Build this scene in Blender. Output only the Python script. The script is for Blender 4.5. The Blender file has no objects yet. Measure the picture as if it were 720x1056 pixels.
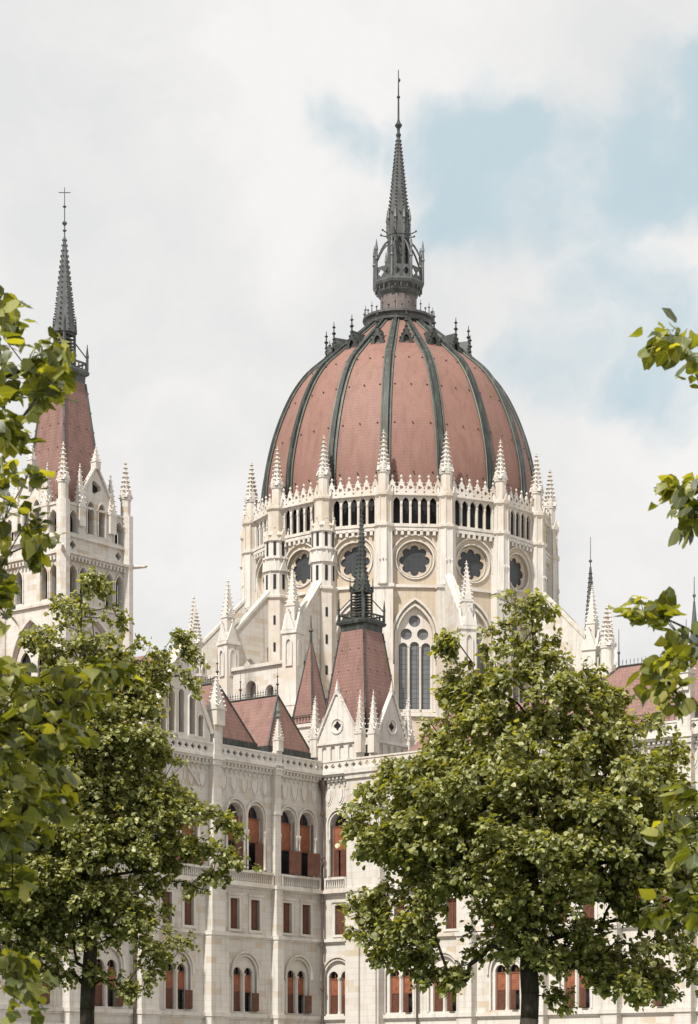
import bpy, math, random
import numpy as np
from mathutils import Vector, Matrix
from mathutils.geometry import tessellate_polygon
R = math.radians
random.seed(7)
sc = bpy.context.scene
col = sc.collection

# ------------------------------------------------------------------ camera
F = 2320.0                      # focal length in photo pixels (720 x 1056)
cam = bpy.data.cameras.new("camera"); camo = bpy.data.objects.new("camera", cam); col.objects.link(camo)
camo.location = (0, 0, 1.7); camo.rotation_euler = (R(90), 0, 0)
cam.sensor_fit = 'VERTICAL'; cam.sensor_height = 36; cam.lens = F/1056*36
cam.shift_y = 588/1056; cam.clip_start = 0.5; cam.clip_end = 5000
cam.dof.use_dof = True; cam.dof.focus_distance = 150; cam.dof.aperture_fstop = 15
sc.camera = camo
sc.view_settings.view_transform = 'Standard'; sc.view_settings.look = 'None'
sc.view_settings.gamma = 1; sc.view_settings.exposure = 0.46
sc.render.engine = 'CYCLES'
# ------------------------------------------------------------------ sun and sky
SUN_AZ = (-0.55, -0.835); SUN_EL = R(50)
S = Vector((SUN_AZ[0]*math.cos(SUN_EL), SUN_AZ[1]*math.cos(SUN_EL), math.sin(SUN_EL))).normalized()
sun = bpy.data.lights.new("sun", 'SUN'); sun.energy = 4.2; sun.angle = R(2); sun.color = (1, .95, .88)
suno = bpy.data.objects.new("sun", sun); col.objects.link(suno)
suno.rotation_euler = S.to_track_quat('Z', 'Y').to_euler(); suno.location = (0, 0, 150)

w = bpy.data.worlds.new("World"); sc.world = w; w.use_nodes = True
nt = w.node_tree; nt.nodes.clear()
def N(nt, t, **k):
    n = nt.nodes.new(t)
    for a, b in k.items():
        if a in n.inputs: n.inputs[a].default_value = b
        else: setattr(n, a, b)
    return n
def L(nt, a, b): nt.links.new(a, b)
def math_(nt, op, a, b=None, clamp=False):
    n = nt.nodes.new('ShaderNodeMath'); n.operation = op; n.use_clamp = clamp
    for i, x in enumerate((a, b)):
        if x is None: continue
        if isinstance(x, (int, float)): n.inputs[i].default_value = x
        else: nt.links.new(x, n.inputs[i])
    return n.outputs[0]
sky = N(nt, 'ShaderNodeTexSky', sky_type='NISHITA', sun_disc=False, sun_elevation=SUN_EL,
        sun_rotation=math.atan2(SUN_AZ[0], SUN_AZ[1]), air_density=1.0, dust_density=2.0, ozone_density=1.0)
tc = N(nt, 'ShaderNodeTexCoord')
warp = N(nt, 'ShaderNodeTexNoise'); warp.inputs['Scale'].default_value = 12; warp.inputs['Detail'].default_value = 8
L(nt, tc.outputs['Generated'], warp.inputs['Vector'])
wsub = N(nt, 'ShaderNodeVectorMath', operation='SUBTRACT'); L(nt, warp.outputs['Color'], wsub.inputs[0]); wsub.inputs[1].default_value = (.5, .5, .5)
wsc = N(nt, 'ShaderNodeVectorMath', operation='SCALE'); L(nt, wsub.outputs[0], wsc.inputs[0]); wsc.inputs['Scale'].default_value = 0.09
wad = N(nt, 'ShaderNodeVectorMath', operation='ADD'); L(nt, tc.outputs['Generated'], wad.inputs[0]); L(nt, wsc.outputs[0], wad.inputs[1])
def holedir(px, py): return Vector(((px-360), F, (1116-py))).normalized()
tot = None
for (px, py, rad, amp, sx) in [(645, 170, .030, .95, 1), (705, 145, .030, 1.0, 1), (570, 175, .030, .8, 1), (510, 165, .036, .85, 1), (440, 155, .026, .9, 1), (335, 158, .022, .95, 1), (390, 165, .018, .8, 1), (495, 232, .028, .95, 1), (560, 225, .03, .7, 1),
                         (610, 330, .034, .8, 1), (655, 345, .038, .8, 1), (570, 385, .024, .75, 1), (640, 395, .024, .7, 1), (705, 375, .034, .7, 1), (620, 260, .02, .6, 1)]:
    d = N(nt, 'ShaderNodeVectorMath', operation='DISTANCE'); L(nt, wad.outputs[0], d.inputs[0]); d.inputs[1].default_value = holedir(px, py)
    mr = N(nt, 'ShaderNodeMapRange', interpolation_type='SMOOTHSTEP'); L(nt, d.outputs['Value'], mr.inputs['Value'])
    mr.inputs['From Min'].default_value = rad*1.7; mr.inputs['From Max'].default_value = rad*.2
    mr.inputs['To Min'].default_value = 0; mr.inputs['To Max'].default_value = amp
    tot = mr.outputs[0] if tot is None else math_(nt, 'MAXIMUM', tot, mr.outputs[0])
n1 = N(nt, 'ShaderNodeTexNoise'); n1.inputs['Scale'].default_value = 17; n1.inputs['Detail'].default_value = 9; n1.inputs['Roughness'].default_value = .55
L(nt, wad.outputs[0], n1.inputs['Vector'])
bsum = math_(nt, 'ADD', tot, math_(nt, 'MULTIPLY', math_(nt, 'SUBTRACT', n1.outputs['Fac'], .5), 1.6)); bsm = N(nt, 'ShaderNodeMapRange', interpolation_type='SMOOTHSTEP'); L(nt, bsum, bsm.inputs['Value']); bsm.inputs['From Min'].default_value = .20; bsm.inputs['From Max'].default_value = 1.0; bsm.inputs['To Max'].default_value = .80
blue = math_(nt, 'MULTIPLY', bsm.outputs[0], math_(nt, 'MULTIPLY', tot, 2.5, True))
# elsewhere in the sky, a few openings of their own
n2 = N(nt, 'ShaderNodeTexNoise'); n2.inputs['Scale'].default_value = 2.2; n2.inputs['Detail'].default_value = 7
L(nt, wad.outputs[0], n2.inputs['Vector'])
gen = N(nt, 'ShaderNodeMapRange', interpolation_type='SMOOTHSTEP'); L(nt, n2.outputs['Fac'], gen.inputs['Value'])
gen.inputs['From Min'].default_value = .64; gen.inputs['From Max'].default_value = .8
blue = math_(nt, 'MAXIMUM', blue, gen.outputs[0])
# cloud brightness
n3 = N(nt, 'ShaderNodeTexNoise'); n3.inputs['Scale'].default_value = 7; n3.inputs['Detail'].default_value = 9; n3.inputs['Roughness'].default_value = .6
L(nt, wad.outputs[0], n3.inputs['Vector'])
cr = N(nt, 'ShaderNodeValToRGB'); L(nt, n3.outputs['Fac'], cr.inputs['Fac'])
cr.color_ramp.elements[0].position = .36; cr.color_ramp.elements[0].color = (.72, .725, .725, 1)
cr.color_ramp.elements[1].position = .60; cr.color_ramp.elements[1].color = (.85, .835, .82, 1)
skm = N(nt, 'ShaderNodeVectorMath', operation='SCALE'); L(nt, sky.outputs[0], skm.inputs[0]); skm.inputs['Scale'].default_value = .095
skw = N(nt, 'ShaderNodeMix', data_type='RGBA'); skw.inputs[0].default_value = .72
L(nt, skm.outputs[0], skw.inputs[6]); skw.inputs[7].default_value = (.54, .71, .76, 1)
mx = N(nt, 'ShaderNodeMix', data_type='RGBA'); L(nt, blue, mx.inputs[0]); L(nt, cr.outputs[0], mx.inputs[6]); L(nt, skw.outputs[2], mx.inputs[7])
bg = N(nt, 'ShaderNodeBackground'); L(nt, mx.outputs[2], bg.inputs['Color']); bg.inputs['Strength'].default_value = .79
wo = N(nt, 'ShaderNodeOutputWorld'); L(nt, bg.outputs[0], wo.inputs[0])

# ------------------------------------------------------------------ materials
def mat(name, fn, rough=.8, spec=.3):
    m = bpy.data.materials.new(name); m.use_nodes = True; t = m.node_tree
    b = t.nodes['Principled BSDF']; b.inputs['Roughness'].default_value = rough
    b.inputs['Specular IOR Level'].default_value = spec
    fn(t, b); return m
def ramp(t, fac, stops):
    c = t.nodes.new('ShaderNodeValToRGB'); e = c.color_ramp.elements
    while len(e) < len(stops): e.new(.5)
    for i, (p, cl) in enumerate(stops): e[i].position = p; e[i].color = (*cl, 1)
    t.links.new(fac, c.inputs['Fac']); return c.outputs[0]
def noise(t, vec, scale, detail=5, rough=.6):
    n = t.nodes.new('ShaderNodeTexNoise'); n.inputs['Scale'].default_value = scale
    n.inputs['Detail'].default_value = detail; n.inputs['Roughness'].default_value = rough
    if vec is not None: t.links.new(vec, n.inputs['Vector'])
    return n.outputs['Fac']
def mixc(t, f, a, b, mode='MIX'):
    m = t.nodes.new('ShaderNodeMix'); m.data_type = 'RGBA'; m.blend_type = mode
    for i, x in ((0, f), (6, a), (7, b)):
        if isinstance(x, (int, float)): m.inputs[i].default_value = x
        elif isinstance(x, tuple): m.inputs[i].default_value = (*x, 1)
        else: t.links.new(x, m.inputs[i])
    return m.outputs[2]
def wallvec(t):
    tc = t.nodes.new('ShaderNodeTexCoord'); s = t.nodes.new('ShaderNodeSeparateXYZ'); t.links.new(tc.outputs['Object'], s.inputs[0])
    c = t.nodes.new('ShaderNodeCombineXYZ'); t.links.new(math_(t, 'ADD', s.outputs[0], s.outputs[1]), c.inputs[0]); t.links.new(s.outputs[2], c.inputs[1])
    return tc.outputs['Object'], c.outputs[0], s
def bumpto(t, b, h, st, d=.02):
    n = t.nodes.new('ShaderNodeBump'); n.inputs['Strength'].default_value = st; n.inputs['Distance'].default_value = d
    t.links.new(h, n.inputs['Height']); t.links.new(n.outputs[0], b.inputs['Normal'])
def stone(tan=.25, base=(.60, .57, .525), grey=(.50, .475, .435), tanc=(.46, .375, .275), bw=1.1, bh=.42, blocky=True):
    def fn(t, b):
        ob, wv, s = wallvec(t)
        br = t.nodes.new('ShaderNodeTexBrick'); t.links.new(wv, br.inputs['Vector'])
        br.inputs['Scale'].default_value = 1; br.inputs['Brick Width'].default_value = bw; br.inputs['Row Height'].default_value = bh
        br.inputs['Mortar Size'].default_value = .018; br.inputs['Mortar Smooth'].default_value = .3; br.inputs['Bias'].default_value = 0
        br.inputs['Color1'].default_value = (0, 0, 0, 1); br.inputs['Color2'].default_value = (1, 1, 1, 1); br.inputs['Mortar'].default_value = (.5, .5, .5, 1)
        big = noise(t, ob, .23, 4); med = noise(t, ob, 1.7, 6); fine = noise(t, ob, 14, 4)
        k = t.nodes.new('ShaderNodeRGBToBW'); t.links.new(br.outputs['Color'], k.inputs[0])
        blk = math_(t, 'MULTIPLY', math_(t, 'ADD', math_(t, 'MULTIPLY', k.outputs[0], .55 if blocky else .0), big), 1)
        lo = 1.02-tan*1.1 if blocky else .75-tan
        tf = t.nodes.new('ShaderNodeMapRange'); t.links.new(blk, tf.inputs['Value'])
        tf.inputs['From Min'].default_value = lo-.18; tf.inputs['From Max'].default_value = lo+.06; tf.inputs['To Max'].default_value = .85
        c = mixc(t, med, grey, base)
        c = mixc(t, math_(t, 'MULTIPLY', k.outputs[0], .3 if blocky else 0), c, grey)
        c = mixc(t, tf.outputs[0], c, tanc)
        # water streaks: vertical dirt with a shape of its own
        mp = t.nodes.new('ShaderNodeMapping'); mp.inputs['Scale'].default_value = (2.2, 2.2, .16); t.links.new(ob, mp.inputs[0])
        st = noise(t, mp.outputs[0], 1.3, 6, .65)
        sf = t.nodes.new('ShaderNodeMapRange'); t.links.new(st, sf.inputs['Value'])
        sf.inputs['From Min'].default_value = .52; sf.inputs['From Max'].default_value = .78; sf.inputs['To Max'].default_value = .7
        c = mixc(t, sf.outputs[0], c, (.24, .21, .175))
        if blocky: c = mixc(t, math_(t, 'MULTIPLY', br.outputs['Fac'], .35), c, (.30, .26, .21))
        t.links.new(c, b.inputs['Base Color'])
        bumpto(t, b, math_(t, 'ADD', math_(t, 'MULTIPLY', fine, .6), med), .35, .03)
    return fn
M = {}
M['stone'] = mat('limestone_ashlar', stone(-.02))
M['trim'] = mat('limestone_carved', stone(.09, base=(.64, .61, .57), grey=(.50, .475, .435), blocky=False))
M['drum'] = mat('limestone_weathered', stone(.50, bw=1.5, bh=.55))
def tilefn(c1, c2, c3, cyl=False):
    def fn(t, b):
        ob, wv, s = wallvec(t)
        if cyl:
            an = math_(t, 'ARCTAN2', s.outputs[1], s.outputs[0]); c = t.nodes.new('ShaderNodeCombineXYZ')
            t.links.new(math_(t, 'MULTIPLY', an, 16*8/(2*math.pi)), c.inputs[0]); t.links.new(math_(t, 'MULTIPLY', s.outputs[2], 3.0), c.inputs[1]); wv = c.outputs[0]
        br = t.nodes.new('ShaderNodeTexBrick'); t.links.new(wv, br.inputs['Vector'])
        br.inputs['Scale'].default_value = 2.0 if not cyl else 1.25
        br.inputs['Brick Width'].default_value = .5; br.inputs['Row Height'].default_value = .5 if not cyl else 1
        br.inputs['Mortar Size'].default_value = .06; br.inputs['Mortar Smooth'].default_value = .5
        br.inputs['Color1'].default_value = (*c1, 1); br.inputs['Color2'].default_value = (*c2, 1); br.inputs['Mortar'].default_value = (*c3, 1)
        big = noise(t, ob, .35, 5); f = noise(t, ob, 2.5, 6)
        c = mixc(t, math_(t, 'MULTIPLY', big, .6), br.outputs['Color'], tuple(min(1, x*1.35+.02) for x in c1))
        mp = t.nodes.new('ShaderNodeMapping'); mp.inputs['Scale'].default_value = (1.5, 1.5, .2); t.links.new(ob, mp.inputs[0])
        st = noise(t, mp.outputs[0], 1.2, 6, .65)
        sf = t.nodes.new('ShaderNodeMapRange'); t.links.new(st, sf.inputs['Value'])
        sf.inputs['From Min'].default_value = .47; sf.inputs['From Max'].default_value = .75; sf.inputs['To Max'].default_value = .75
        c = mixc(t, sf.outputs[0], c, c3)
        t.links.new(c, b.inputs['Base Color'])
        bumpto(t, b, math_(t, 'SUBTRACT', f, br.outputs['Fac']), .4, .03)
    return fn
M['dome'] = mat('dome_tile', tilefn((.22, .117, .091), (.20, .103, .079), (.155, .08, .062), True), .62, .35)
M['tile'] = mat('roof_tile', tilefn((.225, .128, .105), (.17, .092, .075), (.12, .066, .055)), .6, .35)
def patina(a, b_, c_):
    def fn(t, b):
        ob, wv, s = wallvec(t)
        mp = t.nodes.new('ShaderNodeMapping'); mp.inputs['Scale'].default_value = (2, 2, .5); t.links.new(ob, mp.inputs[0])
        f = noise(t, mp.outputs[0], 1.4, 7, .65)
        t.links.new(ramp(t, f, [(.3, a), (.55, b_), (.75, c_)]), b.inputs['Base Color'])
        b.inputs['Metallic'].default_value = .15
        bumpto(t, b, noise(t, ob, 6, 4), .3, .03)
    return fn
M['patina'] = mat('dark_copper_patina', patina((.022, .026, .024), (.045, .05, .046), (.12, .135, .115)), .55, .4)
M['lead'] = mat('grey_lead', patina((.05, .052, .052), (.09, .093, .092), (.16, .165, .16)), .5, .4)
M['pale_patina'] = mat('pale_patina', patina((.09, .105, .09), (.13, .15, .13), (.22, .25, .22)), .6, .4)
def flat(c, v=.25, sc_=3):
    def fn(t, b):
        ob, wv, s = wallvec(t); f = noise(t, ob, sc_, 5)
        t.links.new(ramp(t, f, [(.3, tuple(x*(1-v) for x in c)), (.7, tuple(min(1, x*(1+v)) for x in c))]), b.inputs['Base Color'])
    return fn
M['neck'] = mat('pinkish_stone_cladding', flat((.15, .125, .115)), .6)
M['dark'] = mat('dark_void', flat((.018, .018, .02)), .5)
M['iron'] = mat('dark_iron', flat((.05, .048, .045)), .5, .5)
M['pipe'] = mat('brown_pipe_paint', flat((.085, .06, .05)), .5, .4)
def glassfn(c):
    def fn(t, b):
        ob, wv, s = wallvec(t)
        br = t.nodes.new('ShaderNodeTexBrick'); t.links.new(wv, br.inputs['Vector']); br.offset = 0
        br.inputs['Scale'].default_value = 1; br.inputs['Brick Width'].default_value = .5; br.inputs['Row Height'].default_value = .42
        br.inputs['Mortar Size'].default_value = .02
        br.inputs['Color1'].default_value = (*c, 1); br.inputs['Color2'].default_value = (*[x*1.25 for x in c], 1); br.inputs['Mortar'].default_value = (.05, .055, .06, 1)
        t.links.new(br.outputs['Color'], b.inputs['Base Color'])
        bumpto(t, b, noise(t, ob, 2.5, 3), .15, .02)
    return fn
M['glass'] = mat('leaded_glass', glassfn((.12, .125, .13)), .3, .4)
M['rose'] = mat('rose_glass', glassfn((.035, .037, .042)), .35, .4)
M['pane'] = mat('dark_window_glass', flat((.02, .02, .022)), .08, .6)
def slats(c, p=9.0):
    def fn(t, b):
        ob, wv, s = wallvec(t)
        z = math_(t, 'FRACT', math_(t, 'MULTIPLY', s.outputs[2], p))
        f = noise(t, ob, 2.2, 4)
        cc = ramp(t, f, [(.3, tuple(x*.7 for x in c)), (.7, tuple(x*1.3 for x in c))])
        cc = mixc(t, math_(t, 'LESS_THAN', z, .18), cc, tuple(x*.4 for x in c))
        t.links.new(cc, b.inputs['Base Color']); bumpto(t, b, z, .6, .03)
    return fn
M['blind'] = mat('rust_orange_slats', slats((.31, .115, .06)), .6)
M['shutter'] = mat('brown_louvres', slats((.13, .055, .036)), .6)
M['wood'] = mat('shutter_frame_wood', flat((.16, .065, .04)), .6)
def barkfn(t, b):
    tc = t.nodes.new('ShaderNodeTexCoord'); mp = t.nodes.new('ShaderNodeMapping'); mp.inputs['Scale'].default_value = (9, 9, 1.6); t.links.new(tc.outputs['Object'], mp.inputs[0])
    f = noise(t, mp.outputs[0], 2, 8, .7)
    t.links.new(ramp(t, f, [(.3, (.022, .018, .014)), (.55, (.06, .05, .04)), (.8, (.12, .105, .085))]), b.inputs['Base Color']); bumpto(t, b, f, .9, .03)
M['bark'] = mat('bark', barkfn, .9, .2)
def leafmat(name, cols, trans=.45):
    m = bpy.data.materials.new(name); m.use_nodes = True; t = m.node_tree
    b = t.nodes['Principled BSDF']; out = t.nodes['Material Output']
    g = t.nodes.new('ShaderNodeNewGeometry')
    c = ramp(t, g.outputs['Random Per Island'], cols)
    tc = t.nodes.new('ShaderNodeTexCoord'); f = noise(t, tc.outputs['Object'], 1.1, 3)
    c = mixc(t, math_(t, 'MULTIPLY', f, .2), c, (.09, .10, .03))
    uv = t.nodes.new('ShaderNodeUVMap'); us = t.nodes.new('ShaderNodeSeparateXYZ'); t.links.new(uv.outputs[0], us.inputs[0])
    ax = math_(t, 'ABSOLUTE', us.outputs[0]); mid = math_(t, 'LESS_THAN', ax, .022)
    vn = math_(t, 'LESS_THAN', math_(t, 'FRACT', math_(t, 'SUBTRACT', math_(t, 'MULTIPLY', us.outputs[1], 5.5), math_(t, 'MULTIPLY', ax, 5.0))), .11)
    c = mixc(t, math_(t, 'MULTIPLY', math_(t, 'MAXIMUM', mid, math_(t, 'MULTIPLY', vn, .6)), .5), c, (.30, .32, .12))
    t.links.new(c, b.inputs['Base Color'])
    b.inputs['Roughness'].default_value = .46; b.inputs['Specular IOR Level'].default_value = .65
    tr = t.nodes.new('ShaderNodeBsdfTranslucent'); t.links.new(mixc(t, 1.0, c, (3.2, 2.9, .45), 'MULTIPLY'), tr.inputs['Color'])
    ms = t.nodes.new('ShaderNodeMixShader'); ms.inputs[0].default_value = trans
    t.links.new(b.outputs[0], ms.inputs[1]); t.links.new(tr.outputs[0], ms.inputs[2]); t.links.new(ms.outputs[0], out.inputs[0])
    return m
M['leaf'] = leafmat('linden_leaf', [(0, (.055, .065, .014)), (.35, (.15, .168, .045)), (.7, (.28, .29, .12)), (1, (.40, .39, .20))], .27)
M['leaf_near'] = leafmat('linden_leaf_yellowing', [(0, (.03, .04, .010)), (.35, (.085, .10, .025)), (.75, (.18, .195, .05)), (1, (.36, .34, .09))], .36)
def pavefn(t, b):
    tc = t.nodes.new('ShaderNodeTexCoord'); br = t.nodes.new('ShaderNodeTexBrick'); t.links.new(tc.outputs['Object'], br.inputs['Vector'])
    br.inputs['Scale'].default_value = 1; br.inputs['Brick Width'].default_value = .8; br.inputs['Row Height'].default_value = .8; br.inputs['Mortar Size'].default_value = .01
    br.inputs['Color1'].default_value = (.33, .31, .28, 1); br.inputs['Color2'].default_value = (.27, .255, .235, 1); br.inputs['Mortar'].default_value = (.12, .11, .10, 1)
    t.links.new(mixc(t, noise(t, tc.outputs['Object'], .6, 6), br.outputs['Color'], (.24, .23, .21)), b.inputs['Base Color'])
M['paving'] = mat('stone_paving', pavefn, .8)
M['asphalt'] = mat('asphalt', flat((.055, .055, .055), .2, 20), .9)
M['kerb'] = mat('kerb_stone', flat((.32, .30, .28)), .8)
M['soil'] = mat('lawn_grass', flat((.05, .085, .025), .4, 4), .9)

# ------------------------------------------------------------------ mesh helpers
class MB:
    def __init__(s): s.v = []; s.f = []; s.m = []; s.mi = 0
    def add(s, vs, fs):
        o = len(s.v); s.v += [tuple(v) for v in vs]; s.f += [tuple(i+o for i in f) for f in fs]; s.m += [s.mi]*len(fs); return s
    def box(s, x0, x1, y0, y1, z0, z1):
        return s.add([(x, y, z) for z in (z0, z1) for (x, y) in ((x0, y0), (x1, y0), (x1, y1), (x0, y1))],
                     [(0, 3, 2, 1), (4, 5, 6, 7), (0, 1, 5, 4), (1, 2, 6, 5), (2, 3, 7, 6), (3, 0, 4, 7)])
    def lathe(s, cx, cy, prof, n=8, ph=None, caps=True):
        if ph is None: ph = math.pi/n
        vs = []; fs = []
        for (r, z) in prof:
            for i in range(n):
                a = ph+2*math.pi*i/n; vs.append((cx+r*math.cos(a), cy+r*math.sin(a), z))
        for k in range(len(prof)-1):
            for i in range(n):
                j = (i+1) % n; fs.append((k*n+i, k*n+j, (k+1)*n+j, (k+1)*n+i))
        if caps:
            fs.append(tuple(range(n-1, -1, -1))); fs.append(tuple((len(prof)-1)*n+i for i in range(n)))
        return s.add(vs, fs)
    def tube(s, p0, p1, r0, r1=None, n=6):
        r1 = r0 if r1 is None else r1
        p0 = Vector(p0); p1 = Vector(p1); d = (p1-p0)
        if d.length < 1e-6: return s
        q = d.to_track_quat('Z', 'Y').to_matrix(); vs = []
        for (p, r) in ((p0, r0), (p1, r1)):
            for i in range(n):
                a = 2*math.pi*i/n; vs.append(p+q@Vector((r*math.cos(a), r*math.sin(a), 0)))
        fs = [(i, (i+1) % n, n+(i+1) % n, n+i) for i in range(n)]+[tuple(range(n-1, -1, -1)), tuple(range(n, 2*n))]
        return s.add(vs, fs)
    def octa(s, x, y, z, r, h=None):
        h = h or r
        return s.add([(x+r, y, z), (x, y+r, z), (x-r, y, z), (x, y-r, z), (x, y, z+h), (x, y, z-h)],
                     [(0, 1, 4), (1, 2, 4), (2, 3, 4), (3, 0, 4), (1, 0, 5), (2, 1, 5), (3, 2, 5), (0, 3, 5)])
    def panel(s, outer, holes, y0, t, org=(0, 0), ang=0):
        """polygon with holes in the (a, z) plane, front at y0 facing -y, thickness t; optionally turned by ang about org"""
        loops = [outer]+list(holes)
        tri = tessellate_polygon([[Vector((a, z, 0)) for (a, z) in lp] for lp in loops])
        pts = [p for lp in loops for p in lp]; n = len(pts); c, si = math.cos(ang), math.sin(ang)
        def T(a, y, z): return (org[0]+a*c-y*si, org[1]+a*si+y*c, z)
        vs = [T(a, y0, z) for a, z in pts]+[T(a, y0+t, z) for a, z in pts]; fs = []
        for (i, j, k) in tri:
            A, B, C = pts[i], pts[j], pts[k]
            cr_ = (B[0]-A[0])*(C[1]-A[1])-(B[1]-A[1])*(C[0]-A[0])
            if abs(cr_) < 1e-9: continue
            if cr_ < 0: i, j, k = i, k, j
            fs.append((i, j, k)); fs.append((n+i, n+k, n+j))
        o = 0
        for q, lp in enumerate(loops):
            m = len(lp); ar = sum(lp[i][0]*lp[(i+1) % m][1]-lp[(i+1) % m][0]*lp[i][1] for i in range(m))
            ccw = ar > 0; want = ccw if q == 0 else not ccw
            for i in range(m):
                j = (i+1) % m; a, b = o+i, o+j
                fs.append((a, a+n, b+n, b) if not want else (b, b+n, a+n, a))
            o += m
        return s.add(vs, fs)
    def ring(s, path, w, y0, t, closed=False):
        """moulding of width w following a 2-D path in the (a,z) plane"""
        P = path; n = len(P); off = []
        for i in range(n):
            a = P[i-1] if (i > 0 or closed) else P[i]; b = P[(i+1) % n] if (i < n-1 or closed) else P[i]
            dx, dz = b[0]-a[0], b[1]-a[1]; l = math.hypot(dx, dz) or 1; off.append((P[i][0]-dz/l*w, P[i][1]+dx/l*w))
        vs = []
        for i in range(n):
            for (p, y) in ((P[i], y0), (off[i], y0), (off[i], y0+t), (P[i], y0+t)): vs.append((p[0], y, p[1]))
        fs = []
        for i in range(n if closed else n-1):
            j = (i+1) % n
            for k in range(4):
                l_ = (k+1) % 4; fs.append((i*4+k, i*4+l_, j*4+l_, j*4+k))
        if not closed: fs += [(3, 2, 1, 0), ((n-1)*4, (n-1)*4+1, (n-1)*4+2, (n-1)*4+3)]
        return s.add(vs, fs)
    def build(s, name, material, parent=None, loc=(0, 0, 0), rz=0, smooth=False, **tags):
        me = bpy.data.meshes.new(name); me.from_pydata(s.v, [], s.f)
        for x in (material if isinstance(material, (list, tuple)) else [material]): me.materials.append(x)
        if any(s.m): me.polygons.foreach_set('material_index', s.m)
        if smooth: me.polygons.foreach_set('use_smooth', [True]*len(me.polygons))
        me.update()
        return link(name, me, parent, loc, rz, **tags)
def link(name, me, parent=None, loc=(0, 0, 0), rz=0, **tags):
    o = bpy.data.objects.new(name, me); col.objects.link(o); o.parent = parent; o.location = loc; o.rotation_euler = (0, 0, rz)
    for k, v in tags.items(): o[k] = v
    return o
def empty(name, loc, rz=0, **tags): return link(name, None, None, loc, rz, **tags)
def copy_tree(o, parent, loc=None, rz=None):
    c = o.copy(); col.objects.link(c); c.parent = parent
    if loc is not None: c.location = loc
    if rz is not None: c.rotation_euler = (0, 0, rz)
    for ch in list(o.children): copy_tree(ch, c)
    return c

def arch(cx, z0, w, z1, kind='round', n=8):
    """closed outline of an arched opening: bottom z0, apex z1, counter-clockwise"""
    h = w/2
    if kind == 'round':
        zs = z1-h; top = [(cx+h*math.cos(math.pi*i/(2*n)), zs+h*math.sin(math.pi*i/(2*n))) for i in range(2*n+1)]
    else:
        rr = w*1.0; hh = math.sqrt(rr*rr-(rr-h)**2); zs = z1-hh; a1 = math.acos((rr-h)/rr)
        rt = [(cx+h-rr+rr*math.cos(a1*i/n), zs+rr*math.sin(a1*i/n)) for i in range(n+1)]
        top = rt+[(2*cx-x, z) for (x, z) in reversed(rt[:-1])]
    return [(cx-h, z0), (cx+h, z0)]+top
def circ(cx, cz, r, n=16): return [(cx+r*math.cos(2*math.pi*i/n), cz+r*math.sin(2*math.pi*i/n)) for i in range(n)]
def foil(cx, cz, r, k=8, d=.28, n=6):
    out = []
    for i in range(k):
        a = 2*math.pi*i/k; c = (cx+r*(1-d)*math.cos(a), cz+r*(1-d)*math.sin(a)); rr = r*d*1.05
        for j in range(n):
            b = a-math.pi*.5+math.pi*j/(n-1); out.append((c[0]+rr*math.cos(b), c[1]+rr*math.sin(b)))
    return out
def archtop(cx, z0, w, z1, kind='round', n=8):
    p = arch(cx, z0, w, z1, kind, n); return [p[0]]+list(reversed(p[2:]))+[p[1]]     # open path left foot > apex > right foot
def rect(a0, a1, z0, z1): return [(a0, z0), (a1, z0), (a1, z1), (a0, z1)]

def pinnacle(mb, x, y, z, h, r, n=4, levels=6, gab=True, shaft=.28):
    """small shaft, gablets, crocketed spirelet, finial"""
    ph = math.pi/4 if n == 4 else math.pi/8; k = math.sqrt(2) if n == 4 else 1.0
    zs = z+h*shaft; rr = r*k
    mb.lathe(x, y, [(rr, z), (rr, zs), (rr*1.18, zs+.02*h), (rr*1.18, zs+.045*h), (rr*.92, zs+.05*h)], n, ph)
    z0 = zs+.05*h; z1 = z+h*.93
    mb.lathe(x, y, [(rr*.9, z0), (rr*.12, z1)], n, ph)
    if gab:
        for q in range(4):
            a = q*math.pi/2; c, s_ = math.cos(a), math.sin(a); g = r*.9; d = r*1.08; hh = h*.15
            P = [(-g, -d), (g, -d), (0, -d)]
            vs = [(x+px*c-py*s_, y+px*s_+py*c, zz) for (px, py, zz) in ((-g, -d, z0), (g, -d, z0), (0, -d, z0+hh), (-g, -d+.5*r, z0), (g, -d+.5*r, z0), (0, -d+.6*r, z0+hh))]
            mb.add(vs, [(0, 1, 2), (0, 2, 5, 3), (1, 4, 5, 2)])
    for l in range(levels):
        f = (l+.6)/(levels+.3); zz = z0+(z1-z0)*f; rad = rr*.9*(1-f)+rr*.12*f
        for q in range(n):
            a = ph+2*math.pi*q/n; c_ = r*.33*(1-.45*f)
            mb.octa(x+(rad+c_*.6)*math.cos(a), y+(rad+c_*.6)*math.sin(a), zz, c_, c_*.9)
    mb.octa(x, y, z1+.02*h, r*.42, r*.28); mb.octa(x, y, z+h*.985, r*.16, h*.03)
    return mb
def crocket_line(mb, p0, p1, n, r):
    p0 = Vector(p0); p1 = Vector(p1)
    for i in range(n): 
        p = p0.lerp(p1, (i+.5)/n); mb.octa(p.x, p.y, p.z, r, r*1.1)

# ------------------------------------------------------------------ ground
g = MB().box(-400, 400, -60, 900, -.3, 0).build('ground', M['paving'], kind='structure')
g = MB().box(-60, 60, 4, 62, -.05, .03).build('lawn', M['soil'], kind='structure')
g = MB().box(-200, 200, 78, 88, -.05, .012).build('road', M['asphalt'], kind='structure')
kb = MB(); kb.box(-200, 200, 77.7, 78, -.05, .13); kb.box(-200, 200, 88, 88.3, -.05, .13); kb.build('kerb', M['kerb'], kind='structure')
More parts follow.
